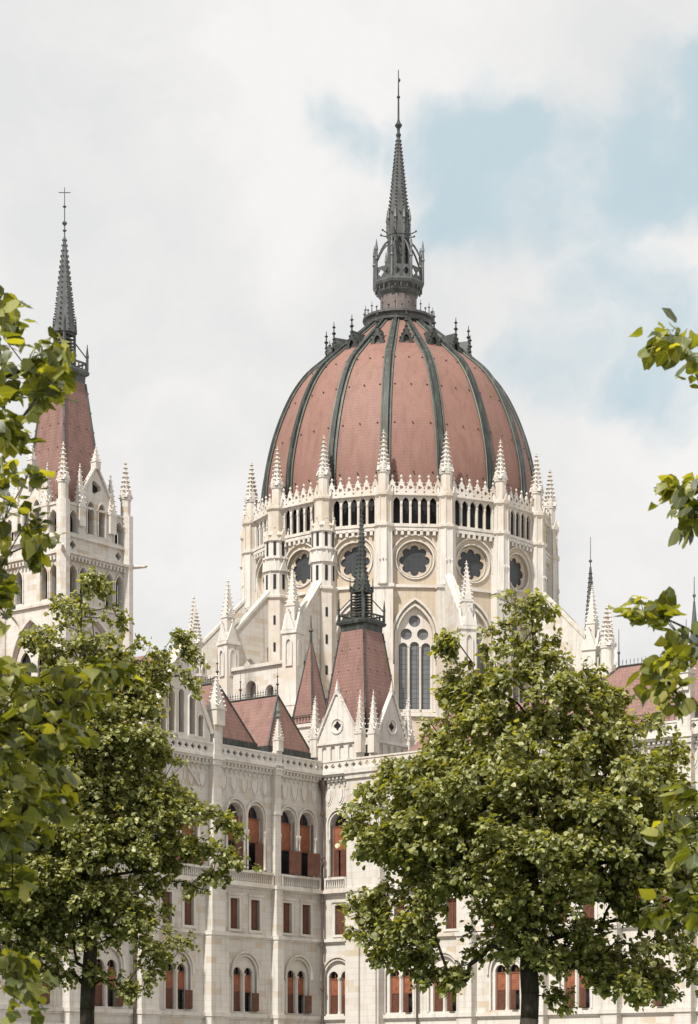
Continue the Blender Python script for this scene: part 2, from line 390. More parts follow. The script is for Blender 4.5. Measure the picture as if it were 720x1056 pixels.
# ------------------------------------------------------------------ the building
ROT = -R(39)
B = empty('parliament_building', (-1.93, 160, 0), ROT, label='cream stone Gothic Revival building with red ribbed dome and dark spires behind the trees', category='building')
ST, TR, DR = M['stone'], M['trim'], M['drum']

# levels
def blind_window(kind, variant):
    """one arched window set in the wall: canonical frame, opening centred on a = 0, outward is -y"""
    if kind == 'tall':
        m = MB()
        m.ring(archtop(0, 16.2, 1.60, 20.72), .12, -.10, .3); m.ring(archtop(0, 18.6, 1.86, 20.9), .12, -.20, .3)
        for s in (-1, 1):
            m.lathe(s*.9, -.12, [(.10, 16.3), (.085, 16.5), (.085, 18.6), (.16, 18.85), (.16, 18.95)], 8)
        win = m.build('window', TR, None); cw, top, bot, mid = 1.6, 20.7, 16.2, 17.95+[0, .25, -.2][variant]
    elif kind == 'pair':
        m = MB(); m.ring(archtop(0, 8.9, 2.72, 10.5), .16, -.16, .3); m.ring(archtop(0, 6.5, 2.42, 10.3), .13, -.06, .3)
        m.panel(arch(0, 6.5, 2.44, 10.32), [arch(-.56, 6.52, .86, 9.55), arch(.56, 6.52, .86, 9.55)], .16, .18)
        m.lathe(0, .12, [(.13, 6.5), (.09, 6.7), (.09, 8.85), (.16, 9.05), (.16, 9.12)], 8)
        win = m.build('window', TR, None)
    else:
        m = MB(); m.panel(rect(-.68, .68, 11.95, 14.4), [rect(-.46, .46, 12.12, 14.2)], -.07, .3); m.box(-.78, .78, -.16, .1, 14.4, 14.55)
        win = m.build('window', TR, None)
    if kind == 'small':
        sh = MB().box(-.44, .44, .16, .22, 12.12, 14.2).build('shutter', M['shutter'], win)
        fr = MB(); fr.box(-.03, .03, .12, .18, 12.12, 14.2); fr.build('frame', M['wood'], win)
        return win
    cs = [(0, 1.6)] if kind == 'tall' else [(-.56, .86), (.56, .86)]
    for q, (a, wd) in enumerate(cs):
        if kind == 'pair': top, bot, mid = 9.55, 6.52, 7.9
        h = wd/2; sp = top-h-.15
        MB().box(a-h, a+h, .52, .56, bot, top).build('glass', M['pane'], win)
        MB().box(a-h, a+h, .34, .40, mid, sp).build('blind', M['blind'], win)
        fr = MB(); fr.box(a-h, a+h, .30, .42, sp, sp+.09); fr.box(a-.03, a+.03, .37, .50, sp, top)
        fr.box(a-h, a+h, .31, .43, mid-.07, mid+.01); fr.box(a-h, a-h+.09, .305, .50, bot, sp); fr.build('frame', M['wood'], win)
        t_ = (variant == 0) or (q == 1)
        if kind == 'tall' or q == 1:
            sh = MB(); sh.box(0, wd*.62, -.03, .03, bot+.03, mid-.1)
            o = sh.build('shutter', M['shutter'], win, (a-.02+.1*variant, .05-.25*(variant == 0), 0), R([-18, -8, -32][variant]))
        sh = MB(); sh.box(a-h+.1, a-h+.1+wd*(.22 if kind == 'tall' or q == 1 else .86), .34, .39, bot+.02, mid-.07); sh.build('shutter', M['shutter'], win)
    return win
PW = {}
def put_window(kind, variant, frame, a):
    key = (kind, variant); rz = R(90) if frame == 'A' else 0; loc = (0, a, 0) if frame == 'A' else (a, 0, 0)
    if key not in PW:
        o = blind_window(kind, variant); PW[key] = o; o.parent = B; o.location = loc; o.rotation_euler = (0, 0, rz); return o
    return copy_tree(PW[key], B, loc, rz)

def facade(frame, a0, a1, tall, pair, small):
    rz = R(90) if frame == 'A' else 0
    m = MB(); holes = []
    for a in tall: holes.append(arch(a, 16.22, 1.6, 20.7))
    for a in pair: holes.append(arch(a, 6.52, 2.42, 10.3))
    for a in small: holes.append(rect(a-.46, a+.46, 12.12, 14.2))
    m.panel(rect(a0, a1, 0, 23.3), holes, 0, .6)
    m.build('wall', ST, B, (0, 0, 0), rz)
    for k, a in enumerate(tall): put_window('tall', (k*2+int(abs(a))) % 3, frame, a)
    for a in pair: put_window('pair', 0, frame, a)
    for a in small: put_window('small', 0, frame, a)
    # mouldings and strings
    m = MB()
    for (z0, z1, d) in ((6.12, 6.38, .22), (6.0, 6.12, .12), (11.5, 11.62, .1), (11.62, 11.82, .22), (14.93, 15.05, .15), (15.05, 15.28, .36),
                        (22.95, 23.1, .18), (23.28, 23.42, .42), (23.42, 23.6, .55), (18.62, 18.74, .06)):
        if z0 == 18.62: continue
        m.box(a0, a1, -d, .03, z0, z1)
    m.box(a0, a1, -.35, .03, 0, 1.2); m.box(a0, a1, -.2, .03, 1.2, 5.4)
    a = a0+.12
    while a < a1-.1:                                   # corbel table under the cornice
        m.box(a, a+.17, -.34, 0, 23.09, 23.29); a += .36
    a = a0+.2
    while a < a1-.3:                                   # small pointed arches hanging below
        m.ring(archtop(a+.24, 22.6, .34, 22.92, 'round', 3), .06, -.10, .12); a += .48
    m.build('cornice', TR, B, (0, 0, 0), rz)
    # shields in the frieze
    m = MB(); a = a0+.6
    while a < a1-.5:
        P = [(a-.26, 22.35), (a-.26, 21.9), (a-.14, 21.6), (a, 21.45), (a+.14, 21.6), (a+.26, 21.9), (a+.26, 22.35)]
        m.panel(P, [], -.07, .08); m.ring([(a-.42, 22.4), (a-.42, 21.85), (a-.2, 21.4), (a, 21.25), (a+.2, 21.4), (a+.42, 21.85), (a+.42, 22.4)], .05, -.04, .05)
        a += 1.06
    m.build('shield_frieze', TR, B, (0, 0, 0), rz)
    return
def balustrade(frame, a0, a1, name='balustrade'):
    """pierced stone parapet above the cornice"""
    rz = R(90) if frame == 'A' else 0
    m = MB(); holes = []; a = a0+.42
    while a < a1-.3:
        holes.append(foil(a, 23.98, .20, 4, .42, 4)); a += .62
    m.panel(rect(a0, a1, 23.6, 24.3), holes, -.42, .16)
    m.box(a0, a1, -.48, -.2, 24.3, 24.42); m.box(a0, a1, -.46, -.22, 23.6, 23.68)
    m.build(name, TR, B, (0, 0, 0), rz)
def balcony(frame, a0, a1):
    rz = R(90) if frame == 'A' else 0
    m = MB(); m.box(a0, a1, -.36, -.14, 16.0, 16.14); m.box(a0, a1, -.34, -.16, 15.28, 15.36); m.box(a0, a0+.14, -.35, -.15, 15.28, 16.02); m.box(a1-.14, a1, -.35, -.15, 15.28, 16.02)
    a = a0+.27
    while a < a1-.2:
        m.lathe(a, -.25, [(.05, 15.36), (.075, 15.5), (.04, 15.75), (.04, 15.9), (.07, 16.0)], 6); a += .2
    m.build('balcony', TR, B, (0, 0, 0), rz)
def pilaster(frame, a, wd=.75, d=.42, ztop=24.5, wl=None, pin=3.0, green=False, dl=None, pr=.26):
    rz = R(90) if frame == 'A' else 0; loc = (0, a, 0) if frame == 'A' else (a, 0, 0)
    wl = wl or wd; dl = dl or d+.25
    m = MB(); m.box(-wl/2, wl/2, -dl, .02, 0, 11.6); m.box(-wl/2-.06, wl/2+.06, -dl-.1, .02, 11.55, 11.83); m.box(-wl/2-.06, wl/2+.06, -dl-.1, .02, 6.1, 6.4)
    m.box(-wl/2-.15, wl/2+.15, -dl-.25, .02, 0, 1.5)
    ww = (wd+wl)/2
    m.box(-ww/2, ww/2, -(d+dl)/2, .02, 11.83, 15.05); m.box(-ww/2-.05, ww/2+.05, -(d+dl)/2-.1, .02, 15.05, 15.3)
    m.box(-wd/2, wd/2, -d, .02, 15.3, 22.95); m.box(-wd/2-.05, wd/2+.05, -d-.08, .02, 20.2, 20.36)
    m.box(-wd/2-.08, wd/2+.08, -d-.12, .02, 22.95, 23.3); m.box(-wd/2-.14, wd/2+.14, -d-.2, .02, 23.3, 23.62); m.box(-wd/2, wd/2, -d-.1, -.05, 23.62, ztop)
    o = m.build('pilaster', ST, B, loc, rz)
    if pin:
        p = MB(); pinnacle(p, 0, -.35, ztop, pin, pr, 4, 7); p.build('pinnacle', TR, o)
        if green:
            q = MB(); q.lathe(0, -.35, [(.13, ztop+pin*.92), (.2, ztop+pin*.96), (.1, ztop+pin*1.05), (.16, ztop+pin*1.12), (.12, ztop+pin*1.22), (.02, ztop+pin*1.4)], 6)
            q.build('finial', M['pale_patina'], o)
    return o
# facade A (recedes to the right) and facade B (comes forward to the right)
bayA = [-8.25, -14.9, -21.4, -27.8, -34.2, -40.6]
tallA = [-3.82, -1.75]+[x+d for x in bayA for d in (-1.05, 1.05)]
facade('A', -45, 0, tallA, [-2.62]+bayA, tallA)
bayB = [10.4, 15.95, 21.45, 27.1, 32.8]
tallB = [1.62]+[x+d for x in bayB for d in (-1.05, 1.05)]
facade('B', .0, 40, tallB, [1.5, 6.98, 10.4+.35, 15.95, 21.45, 27.1, 32.8], [1.7, 7.0]+tallB[1:])
for f, a0, a1 in (('A', -4.75, -.5), ('A', -10.9, -5.6), ('A', -17.7, -12.1), ('A', -24.2, -18.5), ('A', -30.6, -25), ('B', .5, 2.5), ('B', 8.2, 12.4), ('B', 13.4, 18.3), ('B', 19.2, 23.9), ('B', 24.8, 29.2)):
    balcony(f, a0, a1)
balustrade('A', -12, -.0); balustrade('A', -45, -18); balustrade('A', -18, -12); balustrade('B', -.3, 40)
pilaster('A', -5.16, .62, .35, 24.6, None, 2.5, True)
pilaster('A', -11.5, .8, .45, 25.6, 1.75, 3.5, pr=.42)
for a in (-18.2, -24.6, -31, -37.4, -43.9): pilaster('A', a, .8, .45, 25.0, 1.6, 3.0)
for a in (12.95, 18.75, 24.4): pilaster('B', a, .7, .4, 24.5, 1.25, 0)
pilaster('B', 29.9, .95, .5, 26.2, 1.2, 3.6, pr=.4); pilaster('B', 35.7, .8, .45, 24.6, 1.3, 2.6)
pilaster('B', 39.6, .8, .45, 24.6, 1.3, 2.6)
# side and back walls, flat roofs
m = MB(); m.box(-50, -.65, -44.9, 44, 0, 23.3); m.box(-.65, 39.9, .62, 87, 0, 23.3); m.box(-50, 39, 44, 131, 0, 23.0); m.build('wall', ST, B)
# drain pipes
def drainpipe(frame, a, d=.2):
    rz = R(90) if frame == 'A' else 0; loc = (0, a, 0) if frame == 'A' else (a, 0, 0)
    m = MB(); m.tube((0, -d, 0), (0, -d, 22.6), .085, n=10)
    z = 2
    while z < 22: m.tube((0, -d, z), (0, -d, z+.16), .15, n=10); z += 3.1
    m.lathe(0, -d, [(.1, 22.2), (.26, 22.7), (.3, 23.1)], 8); m.box(-.12, .12, -d, .1, 23.1, 23.4)
    m.build('drainpipe', M['pipe'], B, loc, rz)
drainpipe('A', -.32, .32); drainpipe('A', -19.2, .25); drainpipe('B', 8.7, .25)
# pier below the corner turret
m = MB()
for (z0, z1, e) in ((0, 11.6, .5), (11.6, 11.82, .6), (11.82, 15.05, .42), (15.05, 15.3, .56), (15.3, 22.95, .35), (22.95, 23.3, .5), (23.3, 23.62, .62)):
    m.box(2.74, 5.72, -e-.25, .02, z0, z1)
m.box(3.0, 4.1, -.95, -.3, 0, 14.9); m.box(4.6, 5.6, -.95, -.3, 0, 14.9)
m.build('pier', ST, B)

# ------------------------------------------------------------------ big gable on facade A
m = MB()
g0, g1, gc = -17.75, -12.15, -14.95
P = [(g0, 24.42), (g1, 24.42), (g1, 24.9), (gc, 30.4), (g0, 24.9)]
H = [arch(-16.75, 24.7, .5, 26.1), arch(-13.15, 24.7, .5, 26.1), arch(-15.95, 24.75, .56, 27.3), arch(-14.95, 24.75, .5, 27.6), arch(-13.95, 24.75, .56, 27.3)]
m.panel(P, H, -.4, .5)
m.ring([(g0-.05, 24.95), (gc, 30.5), (g1+.05, 24.95)], .22, -.55, .7)
for h in (-16.75, -13.15): m.ring(archtop(h, 24.6, .54, 26.14), .1, -.5, .2)
for h in (-15.95, -13.95): m.ring(archtop(h, 24.6, .6, 27.34), .1, -.5, .2)
m.ring([(-15.6, 21.5), (-14.3, 22.75), (-13.0, 21.5)], .14, -.2, .25)
m.ring(circ(gc, 28.55, .33, 12), -.1, -.48, .2, True)
m.box(g0, g1, .1, .6, 24.42, 24.9)
crocket_line(m, (g0, -.2, 25.1), (gc, -.2, 30.7), 13, .13); crocket_line(m, (gc, -.2, 30.7), (g1, -.2, 25.1), 13, .13); pinnacle(m, gc, -.2, 30.2, 1.6, .14, 4, 3, False)
gab = m.build('gable', TR, B, (0, 0, 0), R(90))
m = MB(); m.box(g0+.6, g1-.6, .02, .08, 24.6, 27.7); m.build('glass', M['dark'], gab)
m = MB(); m.add([(-.2, g0, 24.9), (-.2, g1, 24.9), (-.2, gc, 30.2), (-9, g0, 24.9), (-9, g1, 24.9), (-9, gc, 30.2)], [(0, 1, 2), (0, 2, 5, 3), (1, 4, 5, 2), (3, 5, 4)])
m.build('roof', M['tile'], B)

# ------------------------------------------------------------------ steep hip roofs above facade A
def hip(y0, y1, xf, xs, xb, ze, zr, yc):
    m = MB()
    n_ = 1
    m.add([(xf, y0, ze), (xf, y1, ze), (xs, yc, zr), (xb, yc, zr), (xb, y0, ze), (xb, y1, ze)], [(0, 1, 2), (0, 2, 3, 4), (1, 5, 3, 2), (4, 3, 5), (0, 4, 5, 1)])
    o = m.build('roof', M['tile'], B)
    m = MB(); m.box(xb, xf+.12, y0-.12, y1+.12, 23.3, ze+.02); m.build('gutter_base', M['patina'], o)
    m = MB(); m.tube((xs, yc, zr+.04), (xf, y0, ze), .07); m.tube((xs, yc, zr+.04), (xf, y1, ze), .08); m.tube((xs, yc, zr+.04), (xb, yc, zr+.04), .07)
    m.build('ridge_cap', M['patina'], o)
    m = MB(); x = xs-.15
    while x > xb+.1: m.tube((x, yc, zr), (x, yc, zr+.6), .03, .012, 4); m.octa(x, yc, zr+.38, .08); x -= .24
    m.tube((xb, yc, zr+.2), (xs, yc, zr+.2), .015, n=4)
    for x in (xs, max(xb+.2, xs-3.5)): m.lathe(x, yc, [(.06, zr), (.05, zr+.7), (.13, zr+.8), (.04, zr+.9), (.03, zr+1.3), (.09, zr+1.37), (.015, zr+1.45), (.012, zr+2.0)], 6)
    m.build('cresting', M['iron'], o)
hip(-4.75, -.0, -.95, -1.75, -9, 25.15, 29.0, -2.8)
hip(-11.0, -6.1, -.95, -1.75, -9, 25.15, 29.0, -9.1)
m = MB(); m.add([(-1.1, -6.9, 24.2), (-1.1, -4.9, 24.2), (-5.5, -4.9, 27.6), (-5.5, -6.9, 27.6), (-5.5, -4.9, 24), (-5.5, -6.9, 24)], [(0, 1, 2, 3), (1, 4, 2), (0, 3, 5)]); m.build('roof', M['pale_patina'], B)
# slim pyramid roof behind the corner
m = MB(); c0 = (-8.3, 8.7); m.box(c0[0]-.95, c0[0]+.95, c0[1]-.95, c0[1]+.95, 23.3, 29.1); m.box(c0[0]-1.1, c0[0]+1.1, c0[1]-1.1, c0[1]+1.1, 28.7, 28.95); o = m.build('stair_turret', ST, B)
m = MB(); m.lathe(*c0, [(1.6, 29.0), (1.42, 29.35), (.05, 35.6)], 4, math.pi/4); m.build('roof', M['tile'], o)
m = MB()
for q in range(4):
    a = math.pi/4+q*math.pi/2; m.tube((c0[0]+1.45*math.cos(a), c0[1]+1.45*math.sin(a), 29.3), (c0[0], c0[1], 35.6), .09, .05)
m.lathe(*c0, [(.12, 35.4), (.09, 36.1), (.2, 36.2), (.06, 36.4), (.03, 37.4)], 6)
for k in range(8): m.box(c0[0]-1.1+k*.3, c0[0]-1.06+k*.3, c0[1]-1.12, c0[1]-1.08, 29.1, 29.6)
m.box(c0[0]-1.1, c0[0]+1.1, c0[1]-1.12, c0[1]-1.08, 29.55, 29.6)
m.build('ridge_cap', M['patina'], o)

# ------------------------------------------------------------------ corner tower with pyramid roof and green spire
def square_tower(cx, cy, sd, zb, ztop_wall, gable_apex, name, roof_side, roof_z0, roof_top, roof_z1, spire_tip, mats, sc_=1.0, gw=None, detail='small', label=None):
    h = sd/2; out = None
    gw = gw or sd*.8
    body = MB()
    ch = sd*.12
    for q in range(4):
        a = q*math.pi/2; sub = MB()
        if detail == 'small':
            P = [(-h+ch, zb), (h-ch, zb), (h-ch, ztop_wall), (gw/2, ztop_wall), (0, gable_apex), (-gw/2, ztop_wall), (-h+ch, ztop_wall)]
            H = [arch(x, zb+.45, .42, zb+1.9) for x in (-1.2, -.4, .4, 1.2)]+[foil(0, ztop_wall+1.0, .34, 4, .42, 4)]
            body.panel(P, H, -h, .14, (cx, cy), a); body.panel(P, [], -h+.14, .14, (cx, cy), a); body.mi = 1; body.panel(circ(0, ztop_wall+1.0, .33, 12), [], -h+.12, .04, (cx, cy), a); body.panel(arch(0, 0, .3, 1) if 0 else rect(-.1, .1, ztop_wall-1.4, ztop_wall-.6), [], -(h-ch/2)*math.sqrt(2)+.1, .04, (cx, cy), a+math.pi/4); body.mi = 0
            d_ = (h-ch/2)*math.sqrt(2)-.02; body.panel(rect(-ch*.7, ch*.7, zb, ztop_wall), [arch(0, ztop_wall-1.5, .32, ztop_wall-.5)], -d_, .2, (cx, cy), a+math.pi/4)
            body.ring([(-gw/2-.1, ztop_wall), (0, gable_apex+.12), (gw/2+.1, ztop_wall)], .16, -h-.14, .34) if q == -1 else None
        else:
            g = 1.45
            P = [(-h, zb), (h, zb), (h, ztop_wall), (g, ztop_wall), (g, ztop_wall+1.1), (0, gable_apex), (-g, ztop_wall+1.1), (-g, ztop_wall), (-h, ztop_wall)]
            z = ztop_wall
            H = [arch(-.6, z-2.0, .62, z+.5, 'pointed'), arch(.6, z-2.0, .62, z+.5, 'pointed'), foil(0, z+1.7, .55, 3, .42, 5),
                 arch(-2.45, z-2.2, .9, z-.55, 'pointed'), arch(2.45, z-2.2, .9, z-.55, 'pointed'), foil(-2.45, z-3.15, .33, 4, .42, 4), foil(2.45, z-3.15, .33, 4, .42, 4),
                 arch(-2.5, z-7.2, .75, z-4.7, 'pointed'), arch(-1.4, z-7.2, .75, z-4.7, 'pointed'), arch(1.4, z-7.2, .75, z-4.7, 'pointed'), arch(2.5, z-7.2, .75, z-4.7, 'pointed'),
                 arch(0, z-14, 4.2, z-8.7, 'pointed')]
            body.panel(P, H, -h, .5, (cx, cy), a); body.mi = 1; body.panel(circ(0, ztop_wall+1.7, .6, 12), [], -h+.4, .05, (cx, cy), a); body.mi = 0
        # rotated trims
        t = MB()
        if detail == 'small':
            t.ring([(-gw/2-.1, ztop_wall), (0, gable_apex+.12), (gw/2+.1, ztop_wall)], .16, -h-.14, .34)
            t.ring(circ(0, ztop_wall+1.0, .48, 14), -.1, -h-.08, .14, True)
            t.box(-h+ch, h-ch, -h-.12, -h+.02, zb+2.0, zb+2.15); t.box(-h+ch, h-ch, -h-.12, -h+.02, zb, zb+.25)
            crocket_line(t, (-gw/2, -h, ztop_wall+.22), (0, -h, gable_apex+.25), 10, .12); crocket_line(t, (0, -h, gable_apex+.25), (gw/2, -h, ztop_wall+.22), 10, .12)
            pinnacle(t, 0, -h, gable_apex-.1, 1.1, .12, 4, 3, False)
            for s in (-1, 1): pinnacle(t, s*(h-ch-.05), -h+.05, zb+1.2, 4.4, .29, 4, 7)
        else:
            t.ring([(-g-.12, z+.9), (0, gable_apex+.15), (g+.12, z+.9)], .18, -h-.16, .4)
            crocket_line(t, (-g, -h, z+1.3), (0, -h, gable_apex+.3), 7, .14); crocket_line(t, (0, -h, gable_apex+.3), (g, -h, z+1.3), 7, .14)
            pinnacle(t, 0, -h, gable_apex-.1, 1.8, .27, 4, 3, False)
            for s in (-1, 1): pinnacle(t, s*(g+.2), -h+.05, z-1.6, 4.8, .33, 4, 7)
            t.box(-h-.1, h+.1, -h-.22, -h+.02, z-2.6, z-2.4)
            t.box(-h-.1, h+.1, -h-.3, -h+.02, z-4.15, z-3.95); t.box(-h-.15, h+.15, -h-.45, -h+.02, z-3.95, z-3.75); t.box(-h-.1, h+.1, -h-.2, -h+.02, z-7.7, z-7.5)
            k = -h+.1
            while k < h: t.box(k, k+.18, -h-.36, -h, z-4.4, z-4.1); k += .38
            t.box(-h, h, -h-.1, -h+.02, z-.12, z+.06)
            for xx, zz, w_ in ((-.6, z+.5, .7), (.6, z+.5, .7)): t.ring(archtop(xx, z-2.0, w_, zz+.05, 'pointed'), .1, -h-.1, .15)
            for xx in (-2.5, -1.4, 1.4, 2.5): t.ring(archtop(xx, z-7.2, .83, z-4.66, 'pointed'), .1, -h-.1, .15)
            for xx in (-2.45, 2.45): t.ring(archtop(xx, z-2.2, .98, z-.5, 'pointed'), .1, -h-.1, .15)
            t.ring(archtop(0, z-14, 4.3, z-8.6, 'pointed'), .22, -h-.2, .3)
            t.panel(arch(0, z-14, 4.1, z-8.75, 'pointed'), [arch(-1.0, z-14, 1.3, z-10.9, 'pointed'), arch(1.0, z-14, 1.3, z-10.9, 'pointed'), circ(0, z-10.2, .55)], -h+.25, .2)
        c, s_ = math.cos(a), math.sin(a)
        body.add([(cx+x*c-y*s_, cy+x*s_+y*c, zz) for (x, y, zz) in t.v], t.f)
    if detail != 'small':
        for sx in (-1, 1):
            for sy in (-1, 1):
                body.lathe(cx+sx*(h-.05), cy+sy*(h-.05), [(.55, 20), (.55, ztop_wall+.1)], 8); pinnacle(body, cx+sx*(h-.1), cy+sy*(h-.1), ztop_wall+.1, 4.4, .42, 8, 7)
                if sx*sy < 0 or True:
                    body.tube((cx+sx*(h+.2), cy+sy*(h+.2), ztop_wall-3.8), (cx+sx*(h+1.0), cy+sy*(h+1.0), ztop_wall-3.75), .2, .1)
                    body.octa(cx+sx*(h+1.03), cy+sy*(h+1.03), ztop_wall-3.68, .17)
    else:
        pass
    tw = body.build(name, [TR if detail == 'small' else ST, M['dark']], B)
    e = .35 if detail == 'small' else .55
    m = MB(); m.box(cx-h+e, cx+h-e, cy-h+e, cy+h-e, zb, ztop_wall-.05)
    m.build('glass', M['dark'], tw)
    r2 = math.sqrt(2)/2
    if roof_side:
        m = MB(); m.lathe(cx, cy, [(roof_side*r2, roof_z0), (roof_top*r2, roof_z1)], 4, math.pi/4)
        m.build('roof', M['tile'], tw)
        m = MB()
        for q in range(4):
            a = math.pi/4+q*math.pi/2
            m.tube((cx+roof_side*r2*math.cos(a), cy+roof_side*r2*math.sin(a), roof_z0), (cx+roof_top*r2*math.cos(a), cy+roof_top*r2*math.sin(a), roof_z1), .11*sc_, .09*sc_, 6)
            for k in range(7):
                f = (k+.5)/7; rr = (roof_side*(1-f)+roof_top*f)*r2+.05
                m.octa(cx+rr*math.cos(a), cy+rr*math.sin(a), roof_z0+(roof_z1-roof_z0)*f, .13*sc_)
        for q in range(4):
            a = q*math.pi/2
            for k in range(5):
                f = .12+.18*k
                for u_ in (-.3, 0, .3):
                    rr = (roof_side*(1-f)+roof_top*f)/2; x_, y_ = u_*rr*2, -rr-.02; z_ = roof_z0+(roof_z1-roof_z0)*f
                    m.octa(cx+x_*math.cos(a)-y_*math.sin(a), cy+x_*math.sin(a)+y_*math.cos(a), z_, .07*sc_)
        m.build('ridge_cap', mats, tw)
    # lantern: cornice, railing, louvred stage with four flyers, needle
    t = roof_top; m = MB(); s = sc_
    m.lathe(cx, cy, [(t*r2*.98, roof_z1-.05), (t*r2*1.0, roof_z1+.5*s), (t*r2*1.16, roof_z1+.62*s), (t*r2*1.2, roof_z1+.85*s), (t*r2*1.1, roof_z1+.95*s)], 4, math.pi/4)
    zc = roof_z1+.95*s; hb = t/2*1.08
    for q in range(4):
        a = q*math.pi/2; sub = MB()
        sub.panel(rect(-hb, hb, zc, zc+.62*s), [rect(-hb+.12*s+i*(2*hb-.24*s)/6+.035*s, -hb+.12*s+(i+1)*(2*hb-.24*s)/6-.035*s, zc+.12*s, zc+.48*s) for i in range(6)], -hb, .08*s, (cx, cy), a)
        m.add(sub.v, sub.f)
    for sx in (-1, 1):
        for sy in (-1, 1):
            m.lathe(cx+sx*hb, cy+sy*hb, [(.1*s, zc), (.1*s, zc+1.0*s), (.15*s, zc+1.05*s), (.11*s, zc+1.15*s), (.02*s, zc+2.0*s)], 4)
            m.tube((cx+sx*hb, cy+sy*hb, zc+.9*s), (cx+sx*t*.24, cy+sy*t*.24, zc+2.1*s), .05*s, n=4)
    zl = zc+2.7*s
    for sx in (-1, 1):
        for sy in (-1, 1): m.box(cx+sx*t*.24-.07*s, cx+sx*t*.24+.07*s, cy+sy*t*.24-.07*s, cy+sy*t*.24+.07*s, zc, zl+.5*s); m.lathe(cx+sx*t*.27, cy+sy*t*.27, [(.09*s, zl), (.02*s, zl+1.3*s)], 4)
    for k in range(9):
        zz = zc+.25*s+k*.25*s; m.box(cx-t*.24, cx+t*.24, cy-t*.24, cy+t*.24, zz, zz+.09*s)
    m.box(cx-t*.14, cx+t*.14, cy-t*.14, cy+t*.14, zc, zl)
    for q in range(4):
        a = q*math.pi/2; sub = MB(); sub.panel([(-t*.25, zl-.1*s), (t*.25, zl-.1*s), (0, zl+1.15*s)], [], -t*.27, .1*s, (cx, cy), a); m.add(sub.v, sub.f)
        m.octa(cx+t*.38*math.sin(a), cy+t*.38*math.cos(a), zl+.05*s, .16*s, .08*s)
    rs = t*.27
    zt = spire_tip
    if detail != 'small': rs *= 1.35
    m.lathe(cx, cy, [(rs*1.12, zl+.05*s), (rs*(.62 if detail == 'small' else .80), zl+(zt-zl)*.3), (rs*.12, zt)], 8)
    for l in range(int(18)):
        f = (l+.5)/18; zz = zl+(zt-zl)*f; rr = (rs*(1.12-f*1.67) if f < .3 else rs*(.62-(f-.3)*.714)) if detail == 'small' else (rs*(1.12-f*1.07) if f < .3 else rs*(.80-(f-.3)*.97))
        for q in range(8):
            a = math.pi/8+q*math.pi/4; m.octa(cx+(rr+.05*s)*math.cos(a), cy+(rr+.05*s)*math.sin(a), zz, .11*s*(1.1-f*.6), .09*s)
    sp = m.build('spire', mats, tw)
    m = MB(); zz = zt; m.lathe(cx, cy, [(.06*s, zz-.3), (.05*s, zz+.4*s), (.17*s, zz+.5*s), (.05*s, zz+.62*s), (.035*s, zz+1.5*s)], 6)
    if detail != 'small':
        m.tube((cx, cy, zz), (cx, cy, zz+3.9), .05, .03, 6); m.octa(cx, cy, zz+1.1, .26); m.octa(cx, cy, zz+2.4, .2, .12); m.tube((cx-.35, cy-.3, zz+3.5), (cx+.35, cy+.3, zz+3.5), .035)
    m.build('finial', mats, tw)
    return tw
square_tower(1.4, 2.76, 5.5, 23.62, 25.9, 29.2, 'corner_tower', 4.4, 25.4, 2.15, 33.9, 42.4, M['patina'], .8, 3.5)
square_tower(-25.5, -.7, 6.9, 20, 45.8, 49.0, 'spire_tower', 4.5, 45.6, 2.3, 56.2, 67.6, M['lead'], 1.05, detail='big')

# ------------------------------------------------------------------ the dome tower
DC = (-26.38, 42.98)
TH = [-6.5+22.5*k for k in range(16)]        # the sixteen angle piers, seen from the square
def wrap(t): return (t+180) % 360-180
TH = [wrap(t) for t in TH]
def rz_of(t): return R(t+39)
hw = 13.7*math.tan(R(11.25))
# one bay of the drum, canonical frame
m = MB()
m.panel(rect(-hw-.1, hw+.1, 22, 45.0), [arch(0, 34.0, 3.15, 43.2, 'pointed', 10)], -13.7, .7)
m.panel(rect(-hw-.1, hw+.1, 45.0, 50.0), [circ(0, 47.3, 1.62, 28)], -13.65, .6)
m.add(*[[], []])
bay = m.build('drum_bay', DR, B, (*DC, 0), rz_of(TH[0]+11.25))
m = MB()
m.ring(circ(0, 47.3, 1.62, 28), -.10, -13.78, .2, True); m.ring(circ(0, 47.3, 1.42, 28), -.06, -13.42, .1, True)
m.ring(archtop(0, 46.6, 3.9, 49.4, 'round', 10), .12, -13.85, .3)
m.box(-hw, hw, -13.9, -13.6, 44.85, 45.1); m.box(-hw, hw, -14.0, -13.6, 49.75, 50.0)
# lancet tracery
m.ring(archtop(0, 34, 3.2, 43.25, 'pointed', 10), .2, -13.85, .3); m.ring(archtop(0, 38.5, 3.75, 43.75, 'pointed', 10), .2, -14.0, .4)
m.panel(arch(0, 34.0, 3.2, 43.2, 'pointed', 10), [circ(0, 42.0, .52), circ(-.72, 40.85, .5), circ(.72, 40.85, .5), arch(-1.0, 34.3, .78, 40.1, 'round', 5), arch(0, 34.3, .86, 40.2, 'round', 5), arch(1.0, 34.3, .78, 40.1, 'round', 5)], -13.4, .2)
for x in (-.5, .5): m.lathe(x, -13.45, [(.09, 34.2), (.09, 39.6), (.15, 39.75), (.15, 39.85)], 8)
m.box(-hw, hw, -13.95, -13.6, 33.6, 33.9)
m.build('tracery', TR, bay)
m = MB(); m.panel(circ(0, 47.3, 1.68, 28), [foil(0, 47.3, 1.33, 8, .27, 7)], -13.35, .12); m.build('rose_tracery', DR, bay)
m = MB(); m.panel(circ(0, 47.3, 1.5, 20), [], -13.2, .05); m.build('rose_glass', M['rose'], bay)
m = MB(); m.box(-1.6, 1.6, -13.2, -13.15, 34.0, 43.2); m.build('glass', M['glass'], bay)
